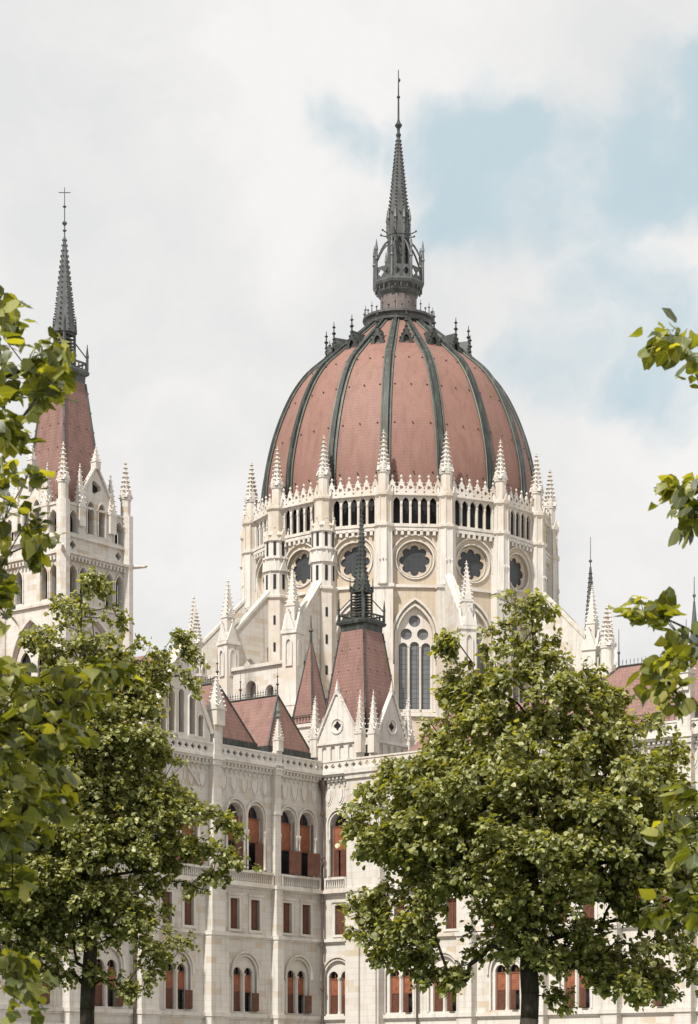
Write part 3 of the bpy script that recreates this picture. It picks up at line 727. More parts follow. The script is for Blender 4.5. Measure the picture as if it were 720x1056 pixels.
# gallery
m = MB(); ops = [arch((i-2)*.80, 50.45, .60, 52.75, 'pointed', 6) for i in range(5)]
m.panel(rect(-hw-.1, hw+.1, 50.35, 53.0), ops, -13.75, .2)
zig = [(-hw, 52.95), (hw, 52.95)]
zig2 = []
for i in range(6):
    a = hw-.32-(2*hw-.64)*i/6-(2*hw-.64)/12; d = (2*hw-.64)/12
    zig2 += [(a+d, 53.35), (a+.13, 54.1), (a+.06, 54.3), (a-.06, 54.3), (a-.13, 54.1), (a-d, 53.35)]
clean = []
for p in zig2:
    if not clean or (abs(clean[-1][0]-p[0]) > 1e-4): clean.append(p)
cres = [foil(hw-.32-(2*hw-.64)*(i+.5)/6, 53.55, .19, 3, .42, 3) for i in range(6)]+[circ(hw-.32-(2*hw-.64)*i/6, 53.17, .09, 6) for i in range(1, 6)]
m.panel(zig+clean, cres, -13.9, .16)
m.box(-hw, hw, -14.05, -13.6, 52.85, 53.0)
m.box(-hw, hw, -14.05, -12.6, 50.1, 50.35); m.box(-hw, hw, -13.95, -13.0, 50.0, 50.1)
for i in range(9): m.box(-hw+.35+i*.56, -hw+.6+i*.56, -14.0, -13.6, 49.4, 49.8)
for i in range(6): m.lathe((i-2.5)*.80, -13.72, [(.1, 50.4), (.075, 50.55), (.075, 51.9), (.13, 52.1), (.13, 52.2)], 6)
for i in range(6):
    a = hw-.32-(2*hw-.64)*(i+.5)/6
    m.octa(a, -13.82, 54.5, .15, .2); m.octa(a-.24, -13.82, 53.95, .1); m.octa(a+.24, -13.82, 53.95, .1); m.octa(a-.38, -13.82, 53.6, .09); m.octa(a+.38, -13.82, 53.6, .09)
m.build('gallery_arcade', TR, bay)
for k in range(1, 16): copy_tree(bay, B, (*DC, 0), rz_of(TH[k]+11.25))
m = MB(); m.lathe(*DC, [(12.5, 22), (12.5, 53.5)], 32); m.build('inner_wall', M['dark'], B)

# angle turrets
def turret(big):
    m = MB(); y = -14.1; P8 = math.pi/8
    if big:
        m.lathe(0, y-.1, [(1.22, 22), (1.22, 44.6), (1.42, 44.8), (1.42, 45.0), (1.12, 45.1), (1.12, 48.2), (1.28, 48.3), (1.28, 48.45), (1.05, 48.5), (1.05, 50.2), (1.2, 50.4), (.78, 50.8), (.78, 52.6), (.95, 52.8), (.95, 53.0), (.72, 53.1)], 8)
        for zb, rr in ((46.9, 1.12), (49.6, 1.05), (44.9, 1.12)):
            for q in range(8):
                a = q*math.pi/4; c, s_ = math.cos(a), math.sin(a); w_ = rr*.4; t = MB()
                t.panel([(-w_, zb+.3), (w_, zb+.3), (0, zb+1.35)], [], -rr-.08, .16) if zb != 44.9 else None
                if zb != 44.9: t.octa(0, -rr-.05, zb+1.45, .1, .18)
                m.add([(x*c-yy*s_, y-.1+x*s_+yy*c, z) for (x, yy, z) in t.v], t.f)
    else:
        m.box(-.95, .95, y-.55, y+.6, 22, 38); m.box(-.85, .85, y-.45, y+.6, 38, 44.8); m.box(-.98, .98, y-.6, y+.6, 44.75, 45.05)
        m.lathe(0, y, [(.84, 45.0), (.80, 46.5), (.78, 49.9), (.95, 50.05), (.95, 50.3), (.70, 50.4), (.68, 52.5), (.88, 52.75), (.88, 53.0), (.66, 53.1)], 8)
        for a in (-.35, 0, .35): m.octa(a*.8, y-.82, 47.2-abs(a)*.2, .09, .2)
        for q in range(8): a = P8+q*math.pi/4; m.tube((.82*math.cos(a), y+.82*math.sin(a), 45.1), (.77*math.cos(a), y+.77*math.sin(a), 49.9), .07, n=5); m.tube((.71*math.cos(a), y+.71*math.sin(a), 50.4), (.69*math.cos(a), y+.69*math.sin(a), 52.6), .07, n=5)
    for q in range(8):
        a = q*math.pi/4; t = MB(); rr = .70; t.panel([(-.3, 52.9), (.3, 52.9), (0, 53.6)], [], -rr-.12, .12)
        c, s_ = math.cos(a), math.sin(a); m.add([(x*c-yy*s_, y+x*s_+yy*c, z) for (x, yy, z) in t.v], t.f)
    o = m.build('turret', TR, B, (*DC, 0), 0)
    p = MB(); pinnacle(p, 0, y, 53.0, 5.5, .50, 8, 8, True, .3); p.build('pinnacle', TR, o)
    if big:
        def slit(a, rr, zb, z1, w_):
            c, s_ = math.cos(a), math.sin(a); yy = -rr*math.cos(P8)-.01; t = MB().box(-w_, w_, yy-.03, yy+.1, zb, z1)
            t.v = [(x*c-v*s_, y-.1+x*s_+v*c, z) for (x, v, z) in t.v]; t.build('slit_window', M['dark'], o)
        for zb, z1, rr in ((45.6, 46.9, 1.12), (48.6, 49.8, 1.05)):
            for q in (0, 1, 2, 6, 7): slit(q*math.pi/4, rr, zb, z1, .12)
        for zb in (42.4, 40.0, 37.3, 34.4):
            slit(math.pi/4, 1.22, zb, zb+.8, .1)
    return o
small = turret(False); bigt = turret(True)
fs = fb = True
for t in TH:
    if abs(t+29) < 1 or abs(t+51.5) < 1 or abs(wrap(t-128.5)) < 1 or abs(wrap(t-151)) < 1:
        if fb: bigt.rotation_euler.z = rz_of(t); fb = False
        else: copy_tree(bigt, B, (*DC, 0), rz_of(t))
    elif fs: small.rotation_euler.z = rz_of(t); fs = False
    else: copy_tree(small, B, (*DC, 0), rz_of(t))

# flying buttresses with their piers
def buttress():
    m = MB(); n = 10
    und = [(14.2, 42.4)]+[(18.7-4.5*math.cos(math.pi/2*i/n), 37.4+5.0*(1-(1-math.sin(math.pi/2*(1-i/n)))) - 0) for i in range(1, n)]
    und = [(14.2+4.6*(1-math.cos(math.pi/2*i/n)), 42.6-5.2*(1-math.cos(math.pi/2*i/n))-1.2*math.sin(math.pi/2*i/n)*0) for i in range(n+1)]
    und = [(14.2+4.6*math.sin(math.pi/2*i/n), 36.6+6.0*math.cos(math.pi/2*i/n)) for i in range(n+1)]
    P = [(14.2, 30), (19.0, 30), (19.0, 41.2), (14.2, 46.2)]
    t = MB().panel(P, [arch(17.3, 33.0, 1.9, 39.2, 'pointed'), arch(15.2, 35, .5, 40.5, 'round', 4)], -.34, .68, (0, 0), -math.pi/2)
    m.add(t.v, t.f)
    cp = MB(); cp.add([(-.42, -14.2, 46.2), (.42, -14.2, 46.2), (.42, -19.0, 41.2), (-.42, -19.0, 41.2), (-.42, -14.2, 46.5), (.42, -14.2, 46.5), (.42, -19.0, 41.5), (-.42, -19.0, 41.5), (0, -14.2, 46.65), (0, -19, 41.65)],
                      [(0, 3, 2, 1), (0, 4, 7, 3), (1, 2, 6, 5), (4, 8, 9, 7), (8, 5, 6, 9), (0, 1, 5, 8, 4), (3, 7, 9, 6, 2)])
    m.add(cp.v, cp.f)
    o = m.build('flying_buttress', ST, B, (*DC, 0), 0)
    p = MB(); y = -19.5; p.box(-.8, .8, y-.7, y+.8, 20, 34); p.box(-.68, .68, y-.6, y+.7, 34, 40.2); p.box(-.85, .85, y-.75, y+.8, 33.9, 34.2)
    p.box(-.8, .8, y-.72, y+.8, 40.1, 40.4); p.lathe(0, y, [(.72, 40.4), (.62, 41.2)], 8)
    for q in range(4):
        a = q*math.pi/2; c, s_ = math.cos(a), math.sin(a); t = MB(); t.panel([(-.6, 40.4), (.6, 40.4), (0, 42.0)], [], -.74, .2); t.octa(0, -.65, 42.15, .12, .2)
        t.panel(arch(0, 37.3, .7, 39.8, 'pointed', 4), [arch(0, 37.4, .5, 39.6, 'pointed', 4)], -.74, .1)
        p.add([(x*c-yy*s_, y+x*s_+yy*c, z) for (x, yy, z) in t.v], t.f)
    pinnacle(p, 0, y, 41.0, 5.0, .42, 4, 8); p.build('pier', TR, o)
    return o
bt = buttress(); first = True
for t in TH:
    if abs(t+6.5) < 1 or abs(t-38.5) < 1: continue
    if first: bt.rotation_euler.z = rz_of(t); first = False
    else: copy_tree(bt, B, (*DC, 0), rz_of(t))
# lower ring of chapels between the outer piers
def chapel(t):
    m = MB(); w2 = 19.2*math.tan(R(11.25))
    m.panel(rect(-w2, w2, 22, 38.0), [arch(-.9, 31, 1.1, 36.6, 'round'), arch(1.3, 31, .8, 36.0, 'round')], -19.2, .5)
    m.box(-w2, w2, -19.45, -19.1, 37.7, 38.0); m.box(-w2, w2, -19.35, -19.1, 30.2, 30.5)
    m.add([(-w2, -19.2, 38.0), (w2, -19.2, 38.0), (w2*.72, -13.9, 38.6), (-w2*.72, -13.9, 38.6)], [(0, 1, 2, 3)])
    m.box(-w2, w2, -18.5, -18.4, 22, 37.9)
    m.ring(archtop(-.9, 31, 1.2, 36.65), .14, -19.3, .2); m.ring(archtop(1.3, 31, .9, 36.05), .12, -19.3, .2)
    m.build('chapel', ST, B, (*DC, 0), rz_of(t))
for t in (-40.25, -62.75, -85.25, -107.75, -130.25, 72.25, 94.75, 117.25, 139.75): chapel(t)

# dome shell
PR = [(13.05, 53.0), (13.0, 55.2), (12.83, 57.3), (12.4, 59.5), (11.86, 61.4), (11.1, 63.4), (10.2, 65.2), (9.05, 66.8), (7.5, 68.2), (6.2, 69.3), (4.4, 70.8), (2.8, 72.2)]
def interp(PR, n):
    out = []
    Ls = [0]
    for i in range(1, len(PR)): Ls.append(Ls[-1]+math.dist(PR[i], PR[i-1]))
    P = [PR[0]]+PR+[PR[-1]]
    for k in range(n+1):
        s = Ls[-1]*k/n; i = max(j for j in range(len(PR)) if Ls[j] <= s+1e-9); i = min(i, len(PR)-2); f = (s-Ls[i])/(Ls[i+1]-Ls[i])
        p0, p1, p2, p3 = P[i], P[i+1], P[i+2], P[min(i+3, len(P)-1)]
        out.append(tuple(.5*((2*p1[c])+(-p0[c]+p2[c])*f+(2*p0[c]-5*p1[c]+4*p2[c]-p3[c])*f*f+(-p0[c]+3*p1[c]-3*p2[c]+p3[c])*f**3) for c in (0, 1)))
    return out
prof = interp(PR, 40)
seg = 8; nn = 16*seg; vs = []; fsx = []
for (r, z) in prof:
    r -= .28
    for i in range(nn):
        a = 2*math.pi*i/nn; u = ((i % seg)/seg-.5)*2; ap = math.cos(math.pi/16)/math.cos(u*math.pi/16)
        rr = r*(1-.55*(1-ap)); vs.append((rr*math.cos(a), rr*math.sin(a), z))
for k in range(len(prof)-1):
    for i in range(nn): j = (i+1) % nn; fsx.append((k*nn+i, k*nn+j, (k+1)*nn+j, (k+1)*nn+i))
m = MB(); m.add(vs, fsx)
nf = len(m.f)
# object turned so that rib angles fall on the angle piers
dome = m.build('dome', M['dome'], B, (*DC, 0), rz_of(TH[0])-math.pi/2, smooth=True)
hk = MB()
for g_ in range(16):
    for zi in (4, 12, 19, 25):
        for u in (.16, .5, .84):
            i = g_*seg+u*seg; a = 2*math.pi*i/nn; r, z = prof[zi]; r -= .30; hk.octa(r*math.cos(a), r*math.sin(a), z, .10, .08)
hk.build('roof_hooks', M['iron'], dome)
# ribs
def ribmesh():
    m = MB(); sec = [(-.38, -.35), (-.38, .08), (-.22, .12), (-.20, .34), (.20, .34), (.22, .12), (.38, .08), (.38, -.35)]
    vs = []; fs = []; n = len(sec)
    for k, (r, z) in enumerate(prof):
        a = prof[max(0, k-1)]; b = prof[min(len(prof)-1, k+1)]; dr, dz = b[0]-a[0], b[1]-a[1]; l = math.hypot(dr, dz); nr, nz = dz/l, -dr/l
        wf = 1.0 if r > 8 else .55+.45*r/8
        for (x, h) in sec: vs.append((x*wf, -(r-.3+nr*h), z+nz*h))
    for k in range(len(prof)-1):
        for i in range(n-1): fs.append((k*n+i, k*n+i+1, (k+1)*n+i+1, (k+1)*n+i))
    return m.add(vs, fs)
m = ribmesh(); m.mi = 1
for s in (-1, 1):
    for k in range(len(prof)-1):
        wf = [(1.0 if prof[q][0] > 8 else .55+.45*prof[q][0]/8) for q in (k, k+1)]
        m.tube((s*.39*wf[0], -(prof[k][0]-.19), prof[k][1]), (s*.39*wf[1], -(prof[k+1][0]-.19), prof[k+1][1]), .065, n=5)
rib = m.build('rib', [M['patina'], M['pale_patina']], dome, (0, 0, 0), math.pi/2)  # pale edge mouldings; their lighter tone also paints the sunlit rib side into the colour
for k in range(1, 16):
    c = rib.copy(); col.objects.link(c); c.parent = dome; c.rotation_euler = (0, 0, math.pi/2+k*R(22.5))
# dormers near the top of the dome
m = MB(); y = -6.75; z = 68.7
m.panel([(-.62, z-.3), (.62, z-.3), (.62, z+.1), (0, z+1.45), (-.62, z+.1)], [arch(0, z-.15, .5, z+.6, 'pointed', 4)], y-.05, .2)
m.add([(-.66, y, z), (.66, y, z), (0, y-.02, z+1.5), (-.66, y+1.6, z+.3), (.66, y+1.6, z+.3), (0, y+2.2, z+1.5)], [(0, 2, 5, 3), (1, 4, 5, 2)])
m.box(-.5, .5, y+.2, y+.4, z-.4, z+.5)
for s in (-1, 1): crocket_line(m, (s*.66, y-.05, z+.1), (0, y-.05, z+1.5), 4, .11)
m.lathe(0, y, [(.09, z+1.3), (.08, z+1.7), (.22, z+1.85), (.07, z+2.0), (.06, z+2.3), (.18, z+2.42), (.05, z+2.55), (.03, z+2.9)], 6)
dm = m.build('dormer', M['patina'], dome, (0, 0, 0), math.pi/2+R(11.25))
for k in range(1, 16):
    c = dm.copy(); col.objects.link(c); c.parent = dome; c.rotation_euler = (0, 0, math.pi/2+R(11.25)+k*R(22.5))
# crown ring
m = MB(); m.lathe(0, 0, [(2.7, 72.0), (3.05, 72.1), (3.1, 72.5), (3.35, 72.65), (3.35, 72.85), (3.0, 72.95), (2.9, 73.0)], 32)
for k in range(32):
    a = 2*math.pi*k/32; big = k % 2 == 0; m.tube((3.2*math.cos(a), 3.2*math.sin(a), 72.8), (3.2*math.cos(a), 3.2*math.sin(a), 73.9 if big else 73.4), .06, .02, 4)
    m.octa(3.2*math.cos(a), 3.2*math.sin(a), 73.5 if big else 73.25, .13, .12)
m.build('crown_ring', M['lead'], dome)

# lantern and needle spire of the dome
m = MB(); m.lathe(0, 0, [(1.95, 72.8), (1.7, 73.3), (1.7, 74.8)], 16); lan = m.build('dome_lantern', M['neck'], B, (*DC, 0))
m = MB(); m.lathe(0, 0, [(1.7, 74.7), (1.8, 74.9), (2.05, 75.2), (2.1, 75.4), (2.42, 75.75), (2.5, 76.0), (2.45, 76.15)], 8)
for k in range(24): a = 2*math.pi*k/24; m.box(2.15*math.cos(a)-.06, 2.15*math.cos(a)+.06, 2.15*math.sin(a)-.06, 2.15*math.sin(a)+.06, 75.3, 75.75)
hb = 2.3*math.cos(math.pi/8)
for q in range(8):
    a = q*math.pi/4+0; w8 = 2.3*math.sin(math.pi/8)
    m.panel(rect(-w8, w8, 76.15, 77.35), [foil(-w8/2, 76.75, .34, 4, .42, 4), foil(w8/2, 76.75, .34, 4, .42, 4)], -hb, .09, (0, 0), a)
    b = a+math.pi/8; x, y = 2.35*math.cos(b), 2.35*math.sin(b)
    m.lathe(x, y, [(.13, 76.1), (.12, 78.0), (.19, 78.15), (.13, 78.3), (.11, 78.9), (.16, 79.0), (.02, 80.0)], 6); m.octa(x, y, 79.5, .12, .08)
    x1, y1 = .95*math.cos(b), .95*math.sin(b)
    for i in range(5):
        f0, f1 = i/5, (i+1)/5; P0 = (x+(x1-x)*f0, y+(y1-y)*f0, 77.9+2.1*math.sin(f0*math.pi/2)); P1 = (x+(x1-x)*f1, y+(y1-y)*f1, 77.9+2.1*math.sin(f1*math.pi/2)); m.tube(P0, P1, .09, n=5)
    m.tube((x1, y1, 76.1), (x1, y1, 80.6), .14, n=6)
    m.lathe(x1*1.12, y1*1.12, [(.12, 80.6), (.1, 82.0), (.18, 82.1), (.02, 83.2)], 6)
    hh = .97*math.cos(math.pi/8); w_ = .97*math.sin(math.pi/8)
    m.panel([(-w_, 79.0), (w_, 79.0), (w_, 80.7), (0, 82.3), (-w_, 80.7)], [arch(0, 79.05, w_*1.1, 80.3, 'pointed', 4)], -hh, .08, (0, 0), a)
    m.panel([(-w_*1.2, 80.6), (w_*1.2, 80.6), (0, 82.5)], [], -hh-.12, .1, (0, 0), a); m.octa((hh+.12)*math.sin(a), -(hh+.12)*math.cos(a), 82.7, .12, .22)
    m.tube((1.0*math.cos(b), 1.0*math.sin(b), 80.7), (1.65*math.cos(b), 1.65*math.sin(b), 80.9), .07, .05, 4); m.octa(1.7*math.cos(b), 1.7*math.sin(b), 80.95, .13)
m.lathe(0, 0, [(.7, 76), (.7, 80.6)], 8); m.lathe(0, 0, [(1.02, 80.3), (1.05, 80.6), (.95, 80.7)], 8)
m.lathe(0, 0, [(1.1, 81.0), (1.02, 82.2), (.70, 84.8), (.15, 90.0)], 8)
for l in range(24):
    f = l/24; zz = 81.6+8.3*f; rr = np.interp(zz, [81, 82.2, 84.8, 90], [1.1, 1.02, .7, .15])
    for q in range(8): a = math.pi/8+q*math.pi/4; m.octa((rr+.05)*math.cos(a), (rr+.05)*math.sin(a), zz, .15*(1-.4*f), .11)
m.build('spire', M['lead'], lan)
m = MB(); m.lathe(0, 0, [(.15, 89.8), (.26, 90.1), (.12, 90.4), (.16, 90.7), (.36, 91.0), (.16, 91.3), (.1, 91.6), (.08, 93.5), (.18, 93.65), (.07, 93.8), (.04, 96.2)], 8); m.octa(.1, 0, 95.2, .16, .22); m.build('finial', M['patina'], lan)

# ------------------------------------------------------------------ long roofs and smaller turrets
m = MB(); m.add([(-12, -45, 23.4), (-40, -45, 23.4), (-26, -45, 33), (-12, 26, 23.4), (-40, 26, 23.4), (-26, 26, 33)], [(0, 2, 1), (0, 3, 5, 2), (1, 2, 5, 4), (3, 4, 5)])
m.build('roof', M['tile'], B)
# roofs of the projecting block on the right
m = MB(); m.add([(6.5, 1.4, 24.7), (17, 1.4, 24.7), (17, 5, 27.9), (7.5, 5, 27.9), (17, 8.6, 24.7), (6.5, 8.6, 24.7)], [(0, 1, 2, 3), (3, 2, 4, 5), (0, 3, 5), (1, 4, 2)]); o = m.build('roof', M['tile'], B)
m = MB(); m.add([(17.0, 1.4, 24.7), (40, 1.4, 24.7), (40, 6, 29.6), (21, 6, 29.6), (40, 11, 24.7), (17.0, 11, 24.7)], [(0, 1, 2, 3), (3, 2, 4, 5), (0, 3, 5), (1, 4, 2)]); o = m.build('roof', M['tile'], B)
m = MB(); m.box(6, 40, 1.2, 1.4, 23.6, 24.75)
m.tube((17.0, 1.4, 24.75), (21, 6, 29.65), .09); m.tube((21, 6, 29.65), (40, 6, 29.65), .08); m.build('ridge_cap', M['patina'], o)
m = MB(); x = 21.3
while x < 40: m.tube((x, 6, 29.6), (x, 6, 30.1), .02, n=4); m.octa(x, 6, 29.95, .05); x += .3
for x in (21, 26.2): m.lathe(x, 6, [(.06, 29.6), (.05, 30.5), (.12, 30.6), (.03, 30.75), (.02, 32.2)], 6)
x = 17.5
while x < 40: m.tube((x, 1.0, 24.4), (x, 1.0, 25.3), .02, n=4); m.tube((x, 1.0, 24.9), (x+.3, 1.0, 25.25), .015, n=4); x += .4
m.box(17.5, 40, .98, 1.02, 25.25, 25.3); m.build('cresting', M['iron'], o)
m = MB(); m.add([(29.4, 3.0, 26.2), (32.6, 3.0, 26.2), (31.0, 3.0, 30.6), (31.0, 7.6, 30.6), (29.4, 7.6, 26.2), (32.6, 7.6, 26.2)], [(0, 1, 2), (0, 2, 3, 4), (1, 5, 3, 2)]); m.build('roof_gable', M['tile'], B)
m = MB(); m.ring([(29.2, 26.1), (31.0, 30.8), (32.8, 26.1)], .14, 2.85, .3); m.lathe(31.0, 3.0, [(.08, 30.6), (.06, 31.3), (.14, 31.4), (.03, 31.6), (.02, 32.4)], 6); m.build('ridge_cap', TR, B)
def p2l(px, Y):
    X = (px-360)/F*Y+1.93; D = Y-160; c, s = math.cos(R(39)), math.sin(R(39)); return (X*c-D*s, X*s+D*c)
def stone_turret(px, Y, ztop, r=.7, h=6, zb=22):
    x, y = p2l(px, Y); m = MB(); zz = ztop-h; m.lathe(x, y, [(r*1.5, zb), (r*1.5, zz-1.6), (r*1.75, zz-1.5), (r*1.75, zz-1.3), (r, zz-1.2), (r, zz)], 8)
    for q in range(8):
        a = q*math.pi/4; t = MB(); t.panel([(-r*.5, zz-2.0), (r*.5, zz-2.0), (r*.5, zz-.9), (0, zz), (-r*.5, zz-.9)], [arch(0, zz-1.9, r*.6, zz-.7, 'pointed', 4)], -r*1.5, .12, (x, y), a); m.add(t.v, t.f)
    pinnacle(m, x, y, zz-.1, h, r*.8, 8, 8); return m.build('turret', TR, B)
stone_turret(626, 199, 44.0, .75, 5.5)
stone_turret(597, 214, 42.5, .6, 5)
x, y = p2l(609, 224)
m = MB(); m.lathe(x, y, [(1.6, 22), (1.6, 43.5), (1.75, 43.8)], 8); o = m.build('turret', ST, B)
m = MB(); m.lathe(x, y, [(1.3, 43.6), (.62, 46.5), (.1, 53)], 8); m.lathe(x, y, [(.05, 52.8), (.05, 53.4), (.2, 53.6), (.04, 53.8), (.03, 56)], 6)
for l in range(14):
    f = l/14; zz = 46.5+6.3*f
    for q in range(8): a = math.pi/8+q*math.pi/4; m.octa(x+(.62-.5*f)*math.cos(a), y+(.62-.5*f)*math.sin(a), zz, .1, .08)
m.build('spire', M['lead'], o)
x, y = p2l(716, 190); m = MB(); m.lathe(x, y, [(1.6, 22), (1.6, 34), (1.75, 34.3)], 8); o = m.build('turret', ST, B)
m = MB(); m.lathe(x, y, [(1.3, 34.1), (.5, 37.5), (.08, 42.3)], 8); m.lathe(x, y, [(.05, 42.2), (.05, 42.6), (.16, 42.8), (.04, 43), (.03, 44.4)], 6); m.build('spire', M['lead'], o)
# small turret left of the dome
stone_turret(203, 187, 41.0, .55, 4.2)

# ------------------------------------------------------------------ trees
def W(px, py, d, dd=0):                         # a point of the place, d metres into the square
    d = d+dd; return Vector(((px-360)/F*d, d, 1.7+(1116-py)/F*d))
LEAF = np.array([(0, 0, 0), (.30, .08, .05), (.50, .36, .10), (.40, .68, .10), (0, 1.02, -.06), (-.40, .68, .10), (-.50, .36, .10), (-.30, .08, .05), (0, .40, .0), (0, .72, -.02)], float)
LF = [(0, 1, 2, 8), (8, 2, 3, 9), (9, 3, 4), (0, 8, 6, 7), (8, 9, 5, 6), (9, 4, 5)]
def build_tree(name, label, base, trunk_top, r0, clusters, leaf, lmat, seed, per=26, spread=.34, group=None, limbs=(), step=.28, notrunkcopy=False, minr=.006):
    rng = np.random.default_rng(seed)
    root = empty(name, tuple(base), 0, label=label, category='tree')
    root['group'] = 'linden trees on the square'
    base = Vector(base); top = Vector(trunk_top)
    nodes = [base.copy()]; par = [-1]
    n = max(4, int((top-base).length/.3)); bend = rng.normal(0, .05, (n+1, 2))
    for i in range(1, n+1):
        f = i/n; p = base.lerp(top, f); p.x += math.sin(f*5+seed)*.05+bend[i, 0]*.4; p.y += math.cos(f*4+seed)*.05+bend[i, 1]*.4; nodes.append(p); par.append(i-1)
    low = limbs
    cl = sorted([Vector(c) for c in clusters], key=lambda c: ((c-base).xy.length*1.0+abs(c.z-top.z)*.15))
    arr = [tuple(p) for p in nodes]; tips = []
    def attach(c, stp=step, mind=None):
        A = np.array(arr); d = np.linalg.norm(A-np.array(c), axis=1)
        # branches leave below their tip, so nodes above the tip are dear
        cost = d+np.maximum(0, A[:, 2]-(c.z-.15*d))*1.4
        k = int(np.argmin(cost)); p = nodes[k]; L_ = (c-p).length; m_ = max(1, int(L_/stp)); prev = k; tgt = c
        for i in range(1, m_+1):
            f = i/m_; q = p.lerp(tgt, f); q.z += math.sin(f*math.pi)*L_*.07
            if i < m_: q += Vector(rng.normal(0, .02+.012*L_, 3))
            nodes.append(q); par.append(prev); arr.append(tuple(q)); prev = len(nodes)-1
        return prev
    for l in limbs: attach(Vector(l))
    for c in cl: tips.append(attach(c))
    cnt = np.zeros(len(nodes))
    for t in tips:
        k = t
        while k >= 0: cnt[k] += 1; k = par[k]
    tot_ = max(cnt[0], 1)
    rad = np.maximum(minr, r0*(np.maximum(cnt, .5)/tot_)**(.46 if leaf > .0735 and step > .2 or step > .2 else .62))
    ln = n+1; rad[:ln] = np.maximum(rad[:ln], np.linspace(r0, r0*.28, ln))
    rad[0] *= 1.3
    tm = MB()
    for k in range(1, len(nodes)):
        ns = 12 if k < ln else (7 if rad[k] > .03 else 4)
        ra = rad[par[k]] if k < ln else min(rad[par[k]], rad[k]*1.35)
        tm.tube(nodes[par[k]]-base, nodes[k]-base, ra, rad[k], ns)
    # leaves on short twigs around every tip
    Vs = []; Fs = []; tw = MB(); off = 0
    pos = []; dirs = []
    axis = np.array([base.x, base.y])
    for t in tips:
        c = np.array(nodes[t]); o = c[:2]-axis; o = o/(np.linalg.norm(o)+1e-6)
        dr = np.array([o[0], o[1], .1])
        nt_ = max(2, per//7)
        for j in range(nt_):
            d = dr*.6+rng.normal(0, .75, 3); d[2] -= .05; d /= np.linalg.norm(d); Lg = spread*rng.uniform(.5, 1.25)
            e = c+d*Lg; e[2] -= .12*Lg; tm.tube(Vector(c)-base, Vector(e)-base, minr*.9, minr*.45, 3)
            for q in range(per//nt_):
                f = rng.uniform(.12, 1.08); p = c+(e-c)*f+rng.normal(0, leaf*.38, 3); pos.append(p)
                dd = d*.5+rng.normal(0, .55, 3)+np.array([o[0]*.35, o[1]*.35, -.45]); dirs.append(dd)
    pos = np.array(pos); dirs = np.array(dirs); nL = len(pos)
    y = dirs/np.linalg.norm(dirs, axis=1)[:, None]
    up = np.tile([0, 0, 1.0], (nL, 1))+rng.normal(0, .38, (nL, 3)); x = np.cross(y, up); x /= np.linalg.norm(x, axis=1)[:, None]; z = np.cross(x, y)
    s = leaf*rng.uniform(.5, 1.25, nL)
    curl = rng.uniform(-1.2, 2.2, nL)
    Lp = np.repeat(LEAF[None], nL, 0).copy()+rng.normal(0, .045, (nL, len(LEAF), 3)); Lp[:, :, 2] *= curl[:, None]; Lp[:, :, 2] -= (Lp[:, :, 1]**2)*rng.uniform(0, .35, nL)[:, None]
    Pw = pos[:, None, :]+s[:, None, None]*(Lp[:, :, 0:1]*x[:, None]+Lp[:, :, 1:2]*y[:, None]+Lp[:, :, 2:3]*z[:, None])-np.array(base)
    nv = len(LEAF); me = bpy.data.meshes.new('crown'); V_ = Pw.reshape(-1, 3)
    Fl = np.array([i for f in LF for i in f]); nf = len(LF); tl = [len(f) for f in LF]
    me.vertices.add(len(V_)); me.vertices.foreach_set('co', V_.ravel())
    me.loops.add(nL*len(Fl)); me.loops.foreach_set('vertex_index', (np.arange(nL)[:, None]*nv+Fl[None]).ravel().astype(np.int32))
    me.polygons.add(nL*nf); tt = np.tile(tl, nL); me.polygons.foreach_set('loop_start', np.concatenate([[0], np.cumsum(tt)[:-1]]).astype(np.int32)); me.polygons.foreach_set('loop_total', tt.astype(np.int32))
    me.materials.append(lmat); me.update()
    uvl = me.uv_layers.new(name='UVMap'); uvs = np.tile(LEAF[Fl][:, :2], (nL, 1)); uvl.data.foreach_set('uv', uvs.ravel())
    link('crown', me, root)
    tm.build('trunk', M['bark'], root, smooth=True)
    print(name, 'leaves', nL, 'nodes', len(nodes))
    return root
def fill(blobs, d, n, seed, hole=.0, dz=1.0):
    """tips scattered through ellipsoids (px centre and radii at depth d), denser towards the skin"""
    rng = np.random.default_rng(seed); out = []
    vol = np.array([b[2]*b[3]*min(b[2], b[3]) for b in blobs], float); vol /= vol.sum()
    for b, v in zip(blobs, vol):
        cx, cy, rx, ry = b[:4]; k = max(2, int(n*v)); do = b[4] if len(b) > 4 else 0
        for i in range(k):
            u = rng.normal(0, 1, 3); u /= np.linalg.norm(u); r = rng.uniform(.12, 1)**.45
            rd = (rx+ry)/2/F*d*.95
            dd = u[1]*r*rd*dz+do; p = W(cx, cy, d, 0); p = Vector((p.x+u[0]*r*rx/F*d, p.y+dd, p.z+u[2]*r*ry/F*d)); 
            if p.z > 1.9: out.append(p)
    return out
